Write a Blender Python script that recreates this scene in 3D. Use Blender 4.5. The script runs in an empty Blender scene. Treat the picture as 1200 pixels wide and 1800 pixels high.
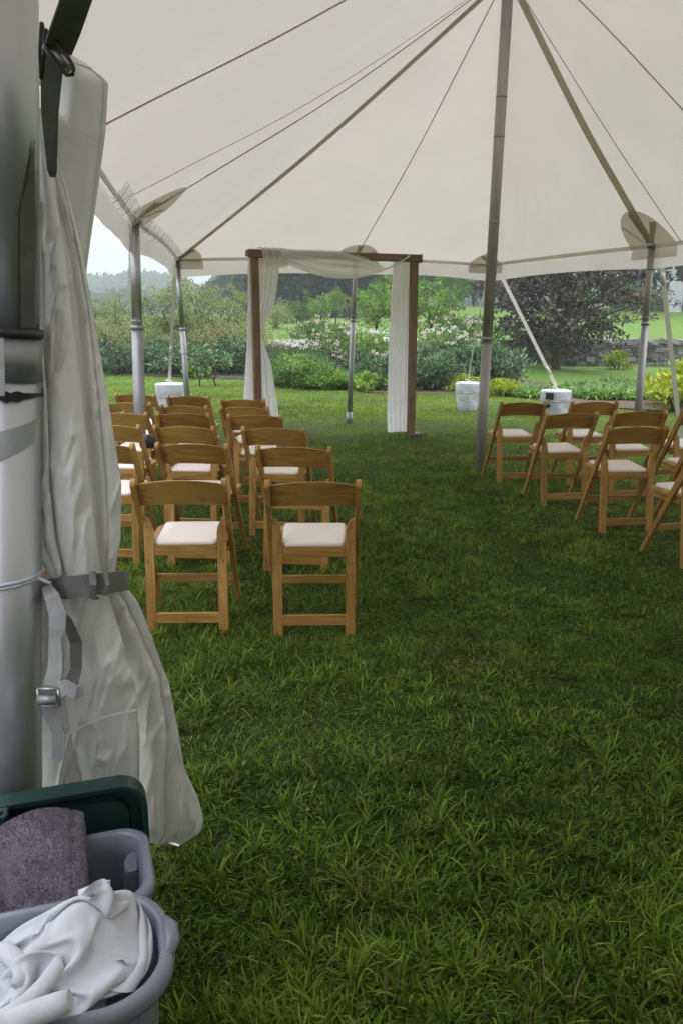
import bpy, bmesh, math, random
import numpy as np
from mathutils import Vector, Matrix
from mathutils.bvhtree import BVHTree

random.seed(7)
RNG = np.random.default_rng(11)
scene = bpy.context.scene
COL = scene.collection
PI = math.pi

# ------------------------------------------------------------------ camera
cam_d = bpy.data.cameras.new('camera')
cam = bpy.data.objects.new('camera', cam_d)
COL.objects.link(cam)
cam.location = (0, 0, 1.46)
cam.rotation_euler = (PI / 2 - math.atan(330 / 1400), 0, 0)
cam_d.sensor_fit = 'VERTICAL'
cam_d.sensor_height = 36
cam_d.lens = 28.0
cam_d.clip_start = 0.05
cam_d.clip_end = 3000
scene.camera = cam

# ------------------------------------------------------------------ sky
SUN_EL, SUN_AZ = math.radians(62), math.radians(20)
world = bpy.data.worlds.new('World')
scene.world = world
world.use_nodes = True
wt = world.node_tree
wt.nodes.clear()
def wn(t, **k):
    n = wt.nodes.new(t)
    for a, b in k.items():
        setattr(n, a, b)
    return n
w_out = wn('ShaderNodeOutputWorld')
w_sky = wn('ShaderNodeTexSky', sky_type='NISHITA', sun_disc=False, sun_elevation=SUN_EL, sun_rotation=SUN_AZ)
w_bg1 = wn('ShaderNodeBackground')
w_bg1.inputs['Strength'].default_value = 0.07
wt.links.new(w_sky.outputs[0], w_bg1.inputs['Color'])
# overcast cloud layer: brighter towards the zenith, soft mottling
w_tc = wn('ShaderNodeTexCoord')
w_sep = wn('ShaderNodeSeparateXYZ')
wt.links.new(w_tc.outputs['Generated'], w_sep.inputs[0])
w_rng = wn('ShaderNodeMapRange')
w_rng.inputs['From Min'].default_value = 0.0
w_rng.inputs['From Max'].default_value = 1.0
w_rng.inputs['To Min'].default_value = 0.36
w_rng.inputs['To Max'].default_value = 3.0
wt.links.new(w_sep.outputs['Z'], w_rng.inputs['Value'])
w_map = wn('ShaderNodeMapping')
w_map.inputs['Scale'].default_value = (1.2, 1.2, 3.5)
wt.links.new(w_tc.outputs['Generated'], w_map.inputs[0])
w_noi = wn('ShaderNodeTexNoise')
w_noi.inputs['Scale'].default_value = 2.0
w_noi.inputs['Detail'].default_value = 5
wt.links.new(w_map.outputs[0], w_noi.inputs['Vector'])
w_r2 = wn('ShaderNodeMapRange')
w_r2.inputs['From Min'].default_value = 0.3
w_r2.inputs['From Max'].default_value = 0.7
w_r2.inputs['To Min'].default_value = 0.9
w_r2.inputs['To Max'].default_value = 1.1
wt.links.new(w_noi.outputs['Fac'], w_r2.inputs['Value'])
w_mul = wn('ShaderNodeMath', operation='MULTIPLY')
wt.links.new(w_rng.outputs[0], w_mul.inputs[0])
wt.links.new(w_r2.outputs[0], w_mul.inputs[1])
w_bg2 = wn('ShaderNodeBackground')
w_bg2.inputs['Color'].default_value = (0.905, 0.915, 1.0, 1)
wt.links.new(w_mul.outputs[0], w_bg2.inputs['Strength'])
w_mix = wn('ShaderNodeMixShader')
w_mix.inputs[0].default_value = 0.86
wt.links.new(w_bg1.outputs[0], w_mix.inputs[1])
wt.links.new(w_bg2.outputs[0], w_mix.inputs[2])
wt.links.new(w_mix.outputs[0], w_out.inputs['Surface'])

sun_d = bpy.data.lights.new('sun', 'SUN')
sun_d.energy = 1.3
sun_d.angle = math.radians(40)
sun_d.color = (1.0, 0.97, 0.92)
sun = bpy.data.objects.new('sun', sun_d)
COL.objects.link(sun)
sdir = Vector((math.sin(SUN_AZ) * math.cos(SUN_EL), math.cos(SUN_AZ) * math.cos(SUN_EL), math.sin(SUN_EL)))
sun.rotation_euler = sdir.to_track_quat('Z', 'Y').to_euler()
sun.location = (0, 0, 60)

scene.view_settings.view_transform = 'Standard'
scene.view_settings.look = 'None'
scene.view_settings.gamma = 1
scene.view_settings.exposure = 0.6
scene.render.engine = 'CYCLES'
scene.cycles.use_denoising = True
scene.cycles.max_bounces = 8
scene.cycles.transparent_max_bounces = 12
scene.cycles.volume_bounces = 1

# ------------------------------------------------------------------ helpers
def vnoise(x, y, seed=0):
    x = np.asarray(x, float); y = np.asarray(y, float)
    xi = np.floor(x).astype(np.int64); yi = np.floor(y).astype(np.int64)
    xf = x - xi; yf = y - yi
    def h(a, b):
        n = (a * 374761393 + b * 668265263 + seed * 1442695041) & 0x7fffffff
        n = ((n ^ (n >> 13)) * 1274126177) & 0x7fffffff
        return ((n ^ (n >> 16)) & 0xffff) / 65535.0
    u = xf * xf * (3 - 2 * xf); v = yf * yf * (3 - 2 * yf)
    return (h(xi, yi) * (1 - u) + h(xi + 1, yi) * u) * (1 - v) + (h(xi, yi + 1) * (1 - u) + h(xi + 1, yi + 1) * u) * v
def fbm(x, y, seed=0, o=3):
    r = 0; a = 0.5
    for i in range(o):
        r = r + a * vnoise(x * 2 ** i, y * 2 ** i, seed + i); a *= 0.5
    return r / (1 - 0.5 ** o)
def sstep(a, b, x):
    t = np.clip((np.asarray(x, float) - a) / (b - a), 0, 1)
    return t * t * (3 - 2 * t)

def mesh_np(name, V, F, k, tint=None, smooth=False, mat=None):
    """V (n,3), F (m,k) same-size faces."""
    me = bpy.data.meshes.new(name)
    V = np.asarray(V, np.float32); F = np.asarray(F, np.int32)
    me.vertices.add(len(V)); me.vertices.foreach_set('co', V.ravel())
    me.loops.add(F.size); me.loops.foreach_set('vertex_index', F.ravel())
    me.polygons.add(len(F))
    me.polygons.foreach_set('loop_start', np.arange(0, F.size, k, dtype=np.int32))
    if smooth:
        me.polygons.foreach_set('use_smooth', np.ones(len(F), bool))
    me.update(calc_edges=True)
    if tint is not None:
        at = me.attributes.new('tint', 'FLOAT', 'FACE')
        at.data.foreach_set('value', np.asarray(tint, np.float32))
    if mat: me.materials.append(mat)
    return me
def link(name, me, parent=None, **p):
    o = bpy.data.objects.new(name, me)
    COL.objects.link(o)
    if parent: o.parent = parent
    for a, b in p.items(): o[a] = b
    return o
def thing(name, label, cat, loc=(0, 0, 0), rz=0, group=None):
    o = bpy.data.objects.new(name, None); COL.objects.link(o)
    o.empty_display_size = 0.1
    o.location = loc; o.rotation_euler = (0, 0, rz)
    o['label'] = label; o['category'] = cat
    if group: o['group'] = group
    return o
def children_of(o): return [c for c in list(o.children)]
def dup(root, loc=None, rz=None, scale=None, label=None, group=None):
    r = root.copy(); COL.objects.link(r)
    if loc is not None: r.location = loc
    if rz is not None: r.rotation_euler = (0, 0, rz)
    if scale is not None: r.scale = scale if hasattr(scale, '__len__') else (scale,) * 3
    if label: r['label'] = label
    if group: r['group'] = group
    for ch in children_of(root):
        c = ch.copy(); COL.objects.link(c); c.parent = r
        for g in children_of(ch):
            d = g.copy(); COL.objects.link(d); d.parent = c
    return r

class MB:
    """collects shapes in a bmesh, then links them as one mesh object"""
    def __init__(s): s.bm = bmesh.new()
    def box(s, c, size, rot=None):
        m = Matrix.Translation(Vector(c))
        if rot is not None: m = m @ rot.to_4x4()
        m = m @ Matrix.Diagonal((*size, 1))
        bmesh.ops.create_cube(s.bm, size=1, matrix=m); return s
    def bar(s, a, b, w, t, side=(1, 0, 0)):
        """box from a to b; w along side, t across"""
        a = Vector(a); b = Vector(b); d = b - a
        z = d.normalized(); x = Vector(side); x = (x - z * x.dot(z)).normalized(); y = z.cross(x)
        R = Matrix((x, y, z)).transposed()
        return s.box((a + b) / 2, (w, t, d.length), R)
    def tube(s, pts, r, n=10, cap=True, flat=None):
        pts = [Vector(p) for p in pts]
        rr = r if hasattr(r, '__len__') else [r] * len(pts)
        rings = []; prev = None
        for i, p in enumerate(pts):
            t = (pts[min(i + 1, len(pts) - 1)] - pts[max(i - 1, 0)]).normalized()
            if prev is None:
                ref = Vector((0, 0, 1)) if abs(t.z) < 0.9 else Vector((1, 0, 0))
                x = t.cross(ref).normalized()
            else:
                x = (prev - t * prev.dot(t)).normalized()
            prev = x; y = t.cross(x)
            rings.append([s.bm.verts.new(p + (x * math.cos(2 * PI * k / n) + y * math.sin(2 * PI * k / n) * (flat or 1)) * rr[i]) for k in range(n)])
        for a, b in zip(rings, rings[1:]):
            for k in range(n):
                f = s.bm.faces.new((a[k], a[(k + 1) % n], b[(k + 1) % n], b[k])); f.smooth = True
        if cap:
            s.bm.faces.new(list(reversed(rings[0]))); s.bm.faces.new(rings[-1])
        return s
    def lathe(s, prof, c=(0, 0, 0), n=24, fx=1, fy=1, fn=None):
        c = Vector(c); rings = []
        for (r, z) in prof:
            ring = []
            for k in range(n):
                a = 2 * PI * k / n
                q = fn(a, z) if fn else 1
                ring.append(s.bm.verts.new(c + Vector((math.cos(a) * r * fx * q, math.sin(a) * r * fy * q, z))))
            rings.append(ring)
        for a, b in zip(rings, rings[1:]):
            for k in range(n):
                f = s.bm.faces.new((a[k], a[(k + 1) % n], b[(k + 1) % n], b[k])); f.smooth = True
        return s
    def prism(s, outline, t, plane='xz', y0=0):
        """outline 2-D polygon extruded by t along the third axis"""
        def P(u, v, w):
            return {'xz': (u, w, v), 'xy': (u, v, w), 'yz': (w, u, v)}[plane]
        a = [s.bm.verts.new(P(u, v, y0)) for u, v in outline]
        b = [s.bm.verts.new(P(u, v, y0 + t)) for u, v in outline]
        n = len(a)
        s.bm.faces.new(a); s.bm.faces.new(list(reversed(b)))
        for k in range(n): s.bm.faces.new((a[k], b[k], b[(k + 1) % n], a[(k + 1) % n]))
        return s
    def ribbon(s, pts, w, side, t=0.002):
        """flat strip with thickness through pts; side vector(s) across"""
        pts = [Vector(p) for p in pts]; rings = []
        for i, p in enumerate(pts):
            tg = (pts[min(i + 1, len(pts) - 1)] - pts[max(i - 1, 0)]).normalized()
            sd = Vector(side[i]) if isinstance(side, list) else Vector(side)
            x = (sd - tg * sd.dot(tg)).normalized(); y = tg.cross(x)
            ww = w[i] if hasattr(w, '__len__') else w
            rings.append([s.bm.verts.new(p + x * ww / 2 * a + y * t / 2 * b) for a, b in ((-1, -1), (1, -1), (1, 1), (-1, 1))])
        for a, b in zip(rings, rings[1:]):
            for k in range(4): s.bm.faces.new((a[k], a[(k + 1) % 4], b[(k + 1) % 4], b[k]))
        s.bm.faces.new(list(reversed(rings[0]))); s.bm.faces.new(rings[-1]); return s
    def grid(s, fn, nu, nv, smooth=True, wrap=False):
        g = [[s.bm.verts.new(fn(u / (nu - (0 if wrap else 1)) if nu > 1 else 0, v / (nv - 1))) for u in range(nu)] for v in range(nv)]
        for j in range(nv - 1):
            for i in range(nu if wrap else nu - 1):
                f = s.bm.faces.new((g[j][i], g[j][(i + 1) % nu], g[j + 1][(i + 1) % nu], g[j + 1][i])); f.smooth = smooth
        return s
    def build(s, name, mat=None, parent=None, bevel=0, seg=1, normals=True, **p):
        if bevel:
            bmesh.ops.bevel(s.bm, geom=list(s.bm.edges), offset=bevel, segments=seg, affect='EDGES', profile=0.6)
        if normals: bmesh.ops.recalc_face_normals(s.bm, faces=list(s.bm.faces))
        me = bpy.data.meshes.new(name); s.bm.to_mesh(me); s.bm.free()
        if mat: me.materials.append(mat)
        return link(name, me, parent, **p)

# ------------------------------------------------------------------ materials
def mat_new(name):
    m = bpy.data.materials.new(name); m.use_nodes = True
    nt = m.node_tree; nt.nodes.clear()
    out = nt.nodes.new('ShaderNodeOutputMaterial')
    return m, nt, out
def N(nt, t, ins=None, **k):
    n = nt.nodes.new(t)
    for a, b in k.items(): setattr(n, a, b)
    if ins:
        for a, b in ins.items():
            if isinstance(b, tuple) and len(b) == 2 and hasattr(b[0], 'outputs'): nt.links.new(b[0].outputs[b[1]], n.inputs[a])
            elif hasattr(b, 'outputs'): nt.links.new(b.outputs[0], n.inputs[a])
            else: n.inputs[a].default_value = b
    return n
def ramp(nt, fac, stops):
    n = nt.nodes.new('ShaderNodeValToRGB')
    while len(n.color_ramp.elements) < len(stops): n.color_ramp.elements.new(0.5)
    for e, (p, c) in zip(n.color_ramp.elements, stops):
        e.position = p; e.color = (*c, 1)
    nt.links.new(fac.outputs[0] if hasattr(fac, 'outputs') else fac, n.inputs['Fac'])
    return n
def noisy(name, stops, scale=8, rough=0.6, metal=0, bump=0.0, bscale=60, detail=5, stretch=(1, 1, 1), coord='Object', rvar=0.1, spec=0.5, objvar=0.0, bdist=0.01):
    m, nt, out = mat_new(name)
    tc = N(nt, 'ShaderNodeTexCoord')
    mp = N(nt, 'ShaderNodeMapping', {'Vector': (tc, coord), 'Scale': stretch})
    n1 = N(nt, 'ShaderNodeTexNoise', {'Vector': mp, 'Scale': scale, 'Detail': detail, 'Roughness': 0.6})
    fac = n1
    if objvar:
        oi = N(nt, 'ShaderNodeObjectInfo')
        ma = N(nt, 'ShaderNodeMath', {0: (oi, 'Random'), 1: objvar}, operation='MULTIPLY')
        mb = N(nt, 'ShaderNodeMath', {0: ma, 1: -objvar / 2}, operation='ADD')
        fac = N(nt, 'ShaderNodeMath', {0: n1, 1: mb}, operation='ADD')
    r = ramp(nt, fac, stops)
    n2 = N(nt, 'ShaderNodeTexNoise', {'Vector': mp, 'Scale': bscale, 'Detail': 4})
    rr = N(nt, 'ShaderNodeMapRange', {'Value': n2, 'To Min': rough - rvar, 'To Max': rough + rvar})
    b = N(nt, 'ShaderNodeBsdfPrincipled', {'Base Color': r, 'Roughness': rr, 'Metallic': metal, 'Specular IOR Level': spec})
    if bump:
        bp = N(nt, 'ShaderNodeBump', {'Height': n2, 'Strength': bump, 'Distance': bdist})
        nt.links.new(bp.outputs[0], b.inputs['Normal'])
    nt.links.new(b.outputs[0], out.inputs['Surface'])
    return m

def leaf_mat(name, stops, rough=0.55, transl=0.3, spec=0.35, objvar=0.25):
    m, nt, out = mat_new(name)
    at = N(nt, 'ShaderNodeAttribute', attribute_name='tint')
    oi = N(nt, 'ShaderNodeObjectInfo')
    ma = N(nt, 'ShaderNodeMath', {0: (oi, 'Random'), 1: objvar}, operation='MULTIPLY')
    mb = N(nt, 'ShaderNodeMath', {0: ma, 1: (at, 'Fac')}, operation='ADD')
    mc = N(nt, 'ShaderNodeMath', {0: mb, 1: -objvar / 2}, operation='ADD')
    r = ramp(nt, mc, stops)
    b = N(nt, 'ShaderNodeBsdfPrincipled', {'Base Color': r, 'Roughness': rough, 'Specular IOR Level': spec})
    if transl:
        t = N(nt, 'ShaderNodeBsdfTranslucent', {'Color': r})
        mx = N(nt, 'ShaderNodeMixShader', {0: transl})
        nt.links.new(b.outputs[0], mx.inputs[1]); nt.links.new(t.outputs[0], mx.inputs[2])
        nt.links.new(mx.outputs[0], out.inputs['Surface'])
    else:
        nt.links.new(b.outputs[0], out.inputs['Surface'])
    return m

def canvas_mat(name, col, transl, rough=0.5, spec=0.4, scale=3.0, var=0.06, wrinkle=0.15, transp=0.0):
    """coated fabric that lets daylight through"""
    m, nt, out = mat_new(name)
    tc = N(nt, 'ShaderNodeTexCoord')
    n1 = N(nt, 'ShaderNodeTexNoise', {'Vector': (tc, 'Object'), 'Scale': scale, 'Detail': 6, 'Roughness': 0.65})
    lo = tuple(c * (1 - var) for c in col); hi = tuple(min(1, c * (1 + var)) for c in col)
    r = ramp(nt, n1, [(0.3, lo), (0.7, hi)])
    wv = N(nt, 'ShaderNodeTexNoise', {'Vector': (tc, 'Object'), 'Scale': 7.0, 'Detail': 4, 'Roughness': 0.55, 'Distortion': 0.6})
    bp = N(nt, 'ShaderNodeBump', {'Height': wv, 'Strength': wrinkle, 'Distance': 0.02})
    b = N(nt, 'ShaderNodeBsdfPrincipled', {'Base Color': r, 'Roughness': rough, 'Specular IOR Level': spec, 'Normal': bp})
    t = N(nt, 'ShaderNodeBsdfTranslucent', {'Color': r, 'Normal': bp})
    mx = N(nt, 'ShaderNodeMixShader', {0: transl})
    nt.links.new(b.outputs[0], mx.inputs[1]); nt.links.new(t.outputs[0], mx.inputs[2])
    last = mx
    if transp:
        tr = N(nt, 'ShaderNodeBsdfTransparent')
        m2 = N(nt, 'ShaderNodeMixShader', {0: transp})
        nt.links.new(mx.outputs[0], m2.inputs[1]); nt.links.new(tr.outputs[0], m2.inputs[2]); last = m2
    nt.links.new(last.outputs[0], out.inputs['Surface'])
    return m

def wood_mat(name, dark, mid, light, axis=2, scale=1.0, rough=0.42):
    m, nt, out = mat_new(name)
    tc = N(nt, 'ShaderNodeTexCoord')
    oi = N(nt, 'ShaderNodeObjectInfo')
    off = N(nt, 'ShaderNodeMath', {0: (oi, 'Random'), 1: 37.0}, operation='MULTIPLY')
    ad = N(nt, 'ShaderNodeVectorMath', {0: (tc, 'Object'), 1: off}, operation='ADD')
    sc = [14, 14, 14]; sc[axis] = 1.3
    mp = N(nt, 'ShaderNodeMapping', {'Vector': ad, 'Scale': tuple(v * scale for v in sc)})
    n1 = N(nt, 'ShaderNodeTexNoise', {'Vector': mp, 'Scale': 2.2, 'Detail': 6, 'Roughness': 0.6, 'Distortion': 1.2})
    mp2 = N(nt, 'ShaderNodeMapping', {'Vector': ad, 'Scale': tuple(v * scale * 5 for v in sc)})
    n2 = N(nt, 'ShaderNodeTexNoise', {'Vector': mp2, 'Scale': 4, 'Detail': 4})
    n3 = N(nt, 'ShaderNodeTexNoise', {'Vector': ad, 'Scale': 2.5, 'Detail': 3})
    a1 = N(nt, 'ShaderNodeMath', {0: n2, 1: 0.12}, operation='MULTIPLY')
    a2 = N(nt, 'ShaderNodeMath', {0: n1, 1: a1}, operation='ADD')
    a3 = N(nt, 'ShaderNodeMath', {0: (oi, 'Random'), 1: 0.24}, operation='MULTIPLY')
    a4 = N(nt, 'ShaderNodeMath', {0: a2, 1: a3}, operation='ADD')
    a5 = N(nt, 'ShaderNodeMath', {0: n3, 1: 0.35}, operation='MULTIPLY')
    a6 = N(nt, 'ShaderNodeMath', {0: a4, 1: a5}, operation='ADD')
    r = ramp(nt, a6, [(0.48, dark), (0.78, mid), (1.0, light)])
    rr = N(nt, 'ShaderNodeMapRange', {'Value': n2, 'To Min': rough - 0.08, 'To Max': rough + 0.14})
    bp = N(nt, 'ShaderNodeBump', {'Height': n2, 'Strength': 0.12, 'Distance': 0.003})
    b = N(nt, 'ShaderNodeBsdfPrincipled', {'Base Color': r, 'Roughness': rr, 'Normal': bp, 'Specular IOR Level': 0.45})
    nt.links.new(b.outputs[0], out.inputs['Surface'])
    return m

W_D, W_M, W_L = (0.15, 0.070, 0.014), (0.33, 0.170, 0.037), (0.47, 0.265, 0.070)
M_woodz = wood_mat('chair_wood_upright', W_D, W_M, W_L, 2)
M_woodx = wood_mat('chair_wood_rail', W_D, W_M, W_L, 0)
M_cush = noisy('ivory_vinyl', [(0.3, (0.74, 0.66, 0.58)), (0.7, (0.80, 0.73, 0.66))], 6, 0.42, bump=0.05, bscale=180)
M_screw = noisy('dark_screw', [(0.3, (0.05, 0.04, 0.03)), (0.7, (0.1, 0.08, 0.06))], 30, 0.4, metal=0.8)
M_arch = wood_mat('arch_wood', (0.075, 0.040, 0.019), (0.155, 0.085, 0.041), (0.23, 0.135, 0.07), 2, rough=0.55)
M_archx = wood_mat('arch_wood_beam', (0.075, 0.040, 0.019), (0.155, 0.085, 0.041), (0.23, 0.135, 0.07), 0, rough=0.55)
M_alu = noisy('worn_aluminium', [(0.25, (0.30, 0.30, 0.30)), (0.55, (0.46, 0.46, 0.455)), (0.75, (0.56, 0.56, 0.55))], 6, 0.4, metal=0.9, bump=0.1, bscale=50, stretch=(1, 1, 0.12), rvar=0.14, bdist=0.003)
M_aludark = noisy('weathered_pole', [(0.25, (0.26, 0.245, 0.22)), (0.6, (0.43, 0.405, 0.37)), (0.8, (0.54, 0.51, 0.47))], 9, 0.5, metal=0.3, bump=0.2, bscale=50, stretch=(1, 1, 0.1), rvar=0.15, bdist=0.003)
M_galv = noisy('dull_grey_sleeve', [(0.3, (0.26, 0.265, 0.27)), (0.7, (0.36, 0.365, 0.37))], 12, 0.5, metal=0.7, bump=0.1, stretch=(1, 1, 0.3))
M_black = noisy('black_metal', [(0.3, (0.012, 0.012, 0.012)), (0.7, (0.03, 0.03, 0.03))], 12, 0.4, bump=0.05)
M_canvas = canvas_mat('roof_canvas', (0.575, 0.54, 0.467), 0.335, 0.55, 0.3, 0.8, 0.05, 0.3)
M_canvas2 = canvas_mat('valance_canvas', (0.62, 0.58, 0.52), 0.42, 0.5, 0.35, 2.0, 0.05, 0.3)
M_patch = canvas_mat('reinforcement_vinyl', (0.66, 0.63, 0.55), 0.52, 0.5, 0.35, 3.0, 0.06, 0.1)
M_webb = canvas_mat('seam_webbing', (0.68, 0.64, 0.55), 0.54, 0.7, 0.3, 30.0, 0.12, 0.3)
M_clear = canvas_mat('clear_vinyl_band', (0.86, 0.88, 0.9), 0.55, 0.15, 0.7, 12, 0.05, 1.0, transp=0.5)
M_sheer = canvas_mat('sheer_voile', (0.95, 0.925, 0.92), 0.62, 0.8, 0.1, 5, 0.02, 0.1, transp=0.05)
M_sheer2 = canvas_mat('sheer_voile_swag', (0.94, 0.915, 0.88), 0.6, 0.8, 0.1, 5, 0.02, 0.1, transp=0.2)
M_strap = canvas_mat('polyester_strap', (0.62, 0.60, 0.52), 0.1, 0.6, 0.3, 60, 0.12, 0.5)
M_wallv = canvas_mat('opaque_sidewall', (0.50, 0.50, 0.47), 0.06, 0.5, 0.3)
M_bag = noisy('white_cover', [(0.3, (0.42, 0.435, 0.48)), (0.7, (0.58, 0.60, 0.64))], 7, 0.5, bump=0.8, bscale=7, bdist=0.04)

# ------------------------------------------------------------------ terrain
def hgt(x, y):
    x = np.asarray(x, float); y = np.asarray(y, float)
    left = np.interp(y, [0, 21, 41, 85, 200, 400], [0, 0, 1.5, 2.4, 3.0, 4.0])
    right = np.interp(y, [0, 21, 27.0, 27.4, 50, 90, 200, 400], [0, 0, 0.12, 0.80, 2.35, 3.4, 3.8, 4.0])
    w = sstep(4.2, 7.5, x)
    b = 0.05 * (vnoise(x * 0.35, y * 0.35, 5) - 0.5) + 0.02 * (vnoise(x * 1.3, y * 1.3, 6) - 0.5)
    return left * (1 - w) + right * w + b * sstep(1.0, 6.0, y)
def H0(x, y): return float(hgt(x, y))

def ground():
    ys = np.concatenate([np.arange(-8, 21, 0.4), np.arange(21, 32, 0.35), np.geomspace(32, 900, 60)])
    xs = np.concatenate([-np.geomspace(18, 900, 34)[::-1], np.arange(-17.5, 17.6, 0.5), np.geomspace(18, 900, 34)])
    X, Y = np.meshgrid(xs, ys)
    Z = hgt(X, Y)
    V = np.stack([X, Y, Z], -1).reshape(-1, 3)
    nx = len(xs); ny = len(ys)
    i, j = np.meshgrid(np.arange(nx - 1), np.arange(ny - 1))
    a = (j * nx + i).ravel()
    F = np.stack([a, a + 1, a + nx + 1, a + nx], -1)
    m, nt, out = mat_new('lawn_ground')
    tc = N(nt, 'ShaderNodeTexCoord')
    n1 = N(nt, 'ShaderNodeTexNoise', {'Vector': (tc, 'Object'), 'Scale': 0.5, 'Detail': 6, 'Roughness': 0.65})
    n2 = N(nt, 'ShaderNodeTexNoise', {'Vector': (tc, 'Object'), 'Scale': 9, 'Detail': 6, 'Roughness': 0.8})
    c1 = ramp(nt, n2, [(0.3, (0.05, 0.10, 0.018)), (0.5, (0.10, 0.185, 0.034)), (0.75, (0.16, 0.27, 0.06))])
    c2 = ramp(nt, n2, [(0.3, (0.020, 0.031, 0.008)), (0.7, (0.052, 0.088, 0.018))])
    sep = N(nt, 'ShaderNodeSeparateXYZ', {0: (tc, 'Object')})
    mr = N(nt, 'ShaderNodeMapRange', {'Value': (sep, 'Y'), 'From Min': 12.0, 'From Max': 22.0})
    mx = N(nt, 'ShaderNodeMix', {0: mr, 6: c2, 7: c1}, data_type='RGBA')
    c3 = ramp(nt, n1, [(0.3, (0.8, 0.95, 0.7)), (0.7, (1.15, 1.0, 0.9))])
    mm = N(nt, 'ShaderNodeMix', {0: 1.0, 6: (mx, 2), 7: c3}, data_type='RGBA', blend_type='MULTIPLY')
    bp = N(nt, 'ShaderNodeBump', {'Height': n2, 'Strength': 0.7, 'Distance': 0.04})
    b = N(nt, 'ShaderNodeBsdfPrincipled', {'Base Color': (mm, 2), 'Roughness': 0.85, 'Specular IOR Level': 0.15, 'Normal': bp})
    nt.links.new(b.outputs[0], out.inputs['Surface'])
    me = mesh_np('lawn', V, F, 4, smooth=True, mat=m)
    link('lawn', me, kind='structure')
ground()

M_mulch = noisy('mulch', [(0.3, (0.045, 0.032, 0.022)), (0.5, (0.11, 0.082, 0.06)), (0.7, (0.21, 0.165, 0.13))], 30, 0.9, bump=0.9, bscale=45, bdist=0.03, spec=0.1, coord='Object')
# outline of the bed's front edge, left to right (x, y)
BEDEDGE = [(-16, 24.5), (-9, 23.2), (-4.6, 21.9), (-2.8, 21.4), (-1.9, 21.6), (-1.2, 19.6), (0.2, 17.6), (1.2, 16.9), (2.6, 17.2), (3.6, 16.5), (4.2, 15.0), (5.4, 13.6), (7.0, 12.8), (10, 12.2), (14, 12.0)]
def bed_y(x): return np.interp(x, [p[0] for p in BEDEDGE], [p[1] for p in BEDEDGE])
def bed_back(x): return np.interp(x, [-16, -3, 0, 4, 4.6, 7, 9, 14], [31, 30, 34, 31, 21.5, 17.2, 16.6, 15.6])
def strip_mesh(name, x0, x1, nx, ny, mat, lift=0.012):
    V = []; F = []
    for i in range(nx + 1):
        x = x0 + (x1 - x0) * i / nx
        a = bed_y(x) + 0.12 * math.sin(x * 7.3) * math.sin(x * 2.9); b = bed_back(x)
        for j in range(ny + 1):
            y = a + (b - a) * j / ny
            V.append((x, y, H0(x, y) + lift + 0.015 * random.random()))
    for i in range(nx):
        for j in range(ny):
            a = i * (ny + 1) + j
            F.append((a, a + ny + 1, a + ny + 2, a + 1))
    return link(name, mesh_np(name, V, F, 4, smooth=True, mat=mat), kind='structure')
strip_mesh('garden_bed', -16, 14, 130, 22, M_mulch)

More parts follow.
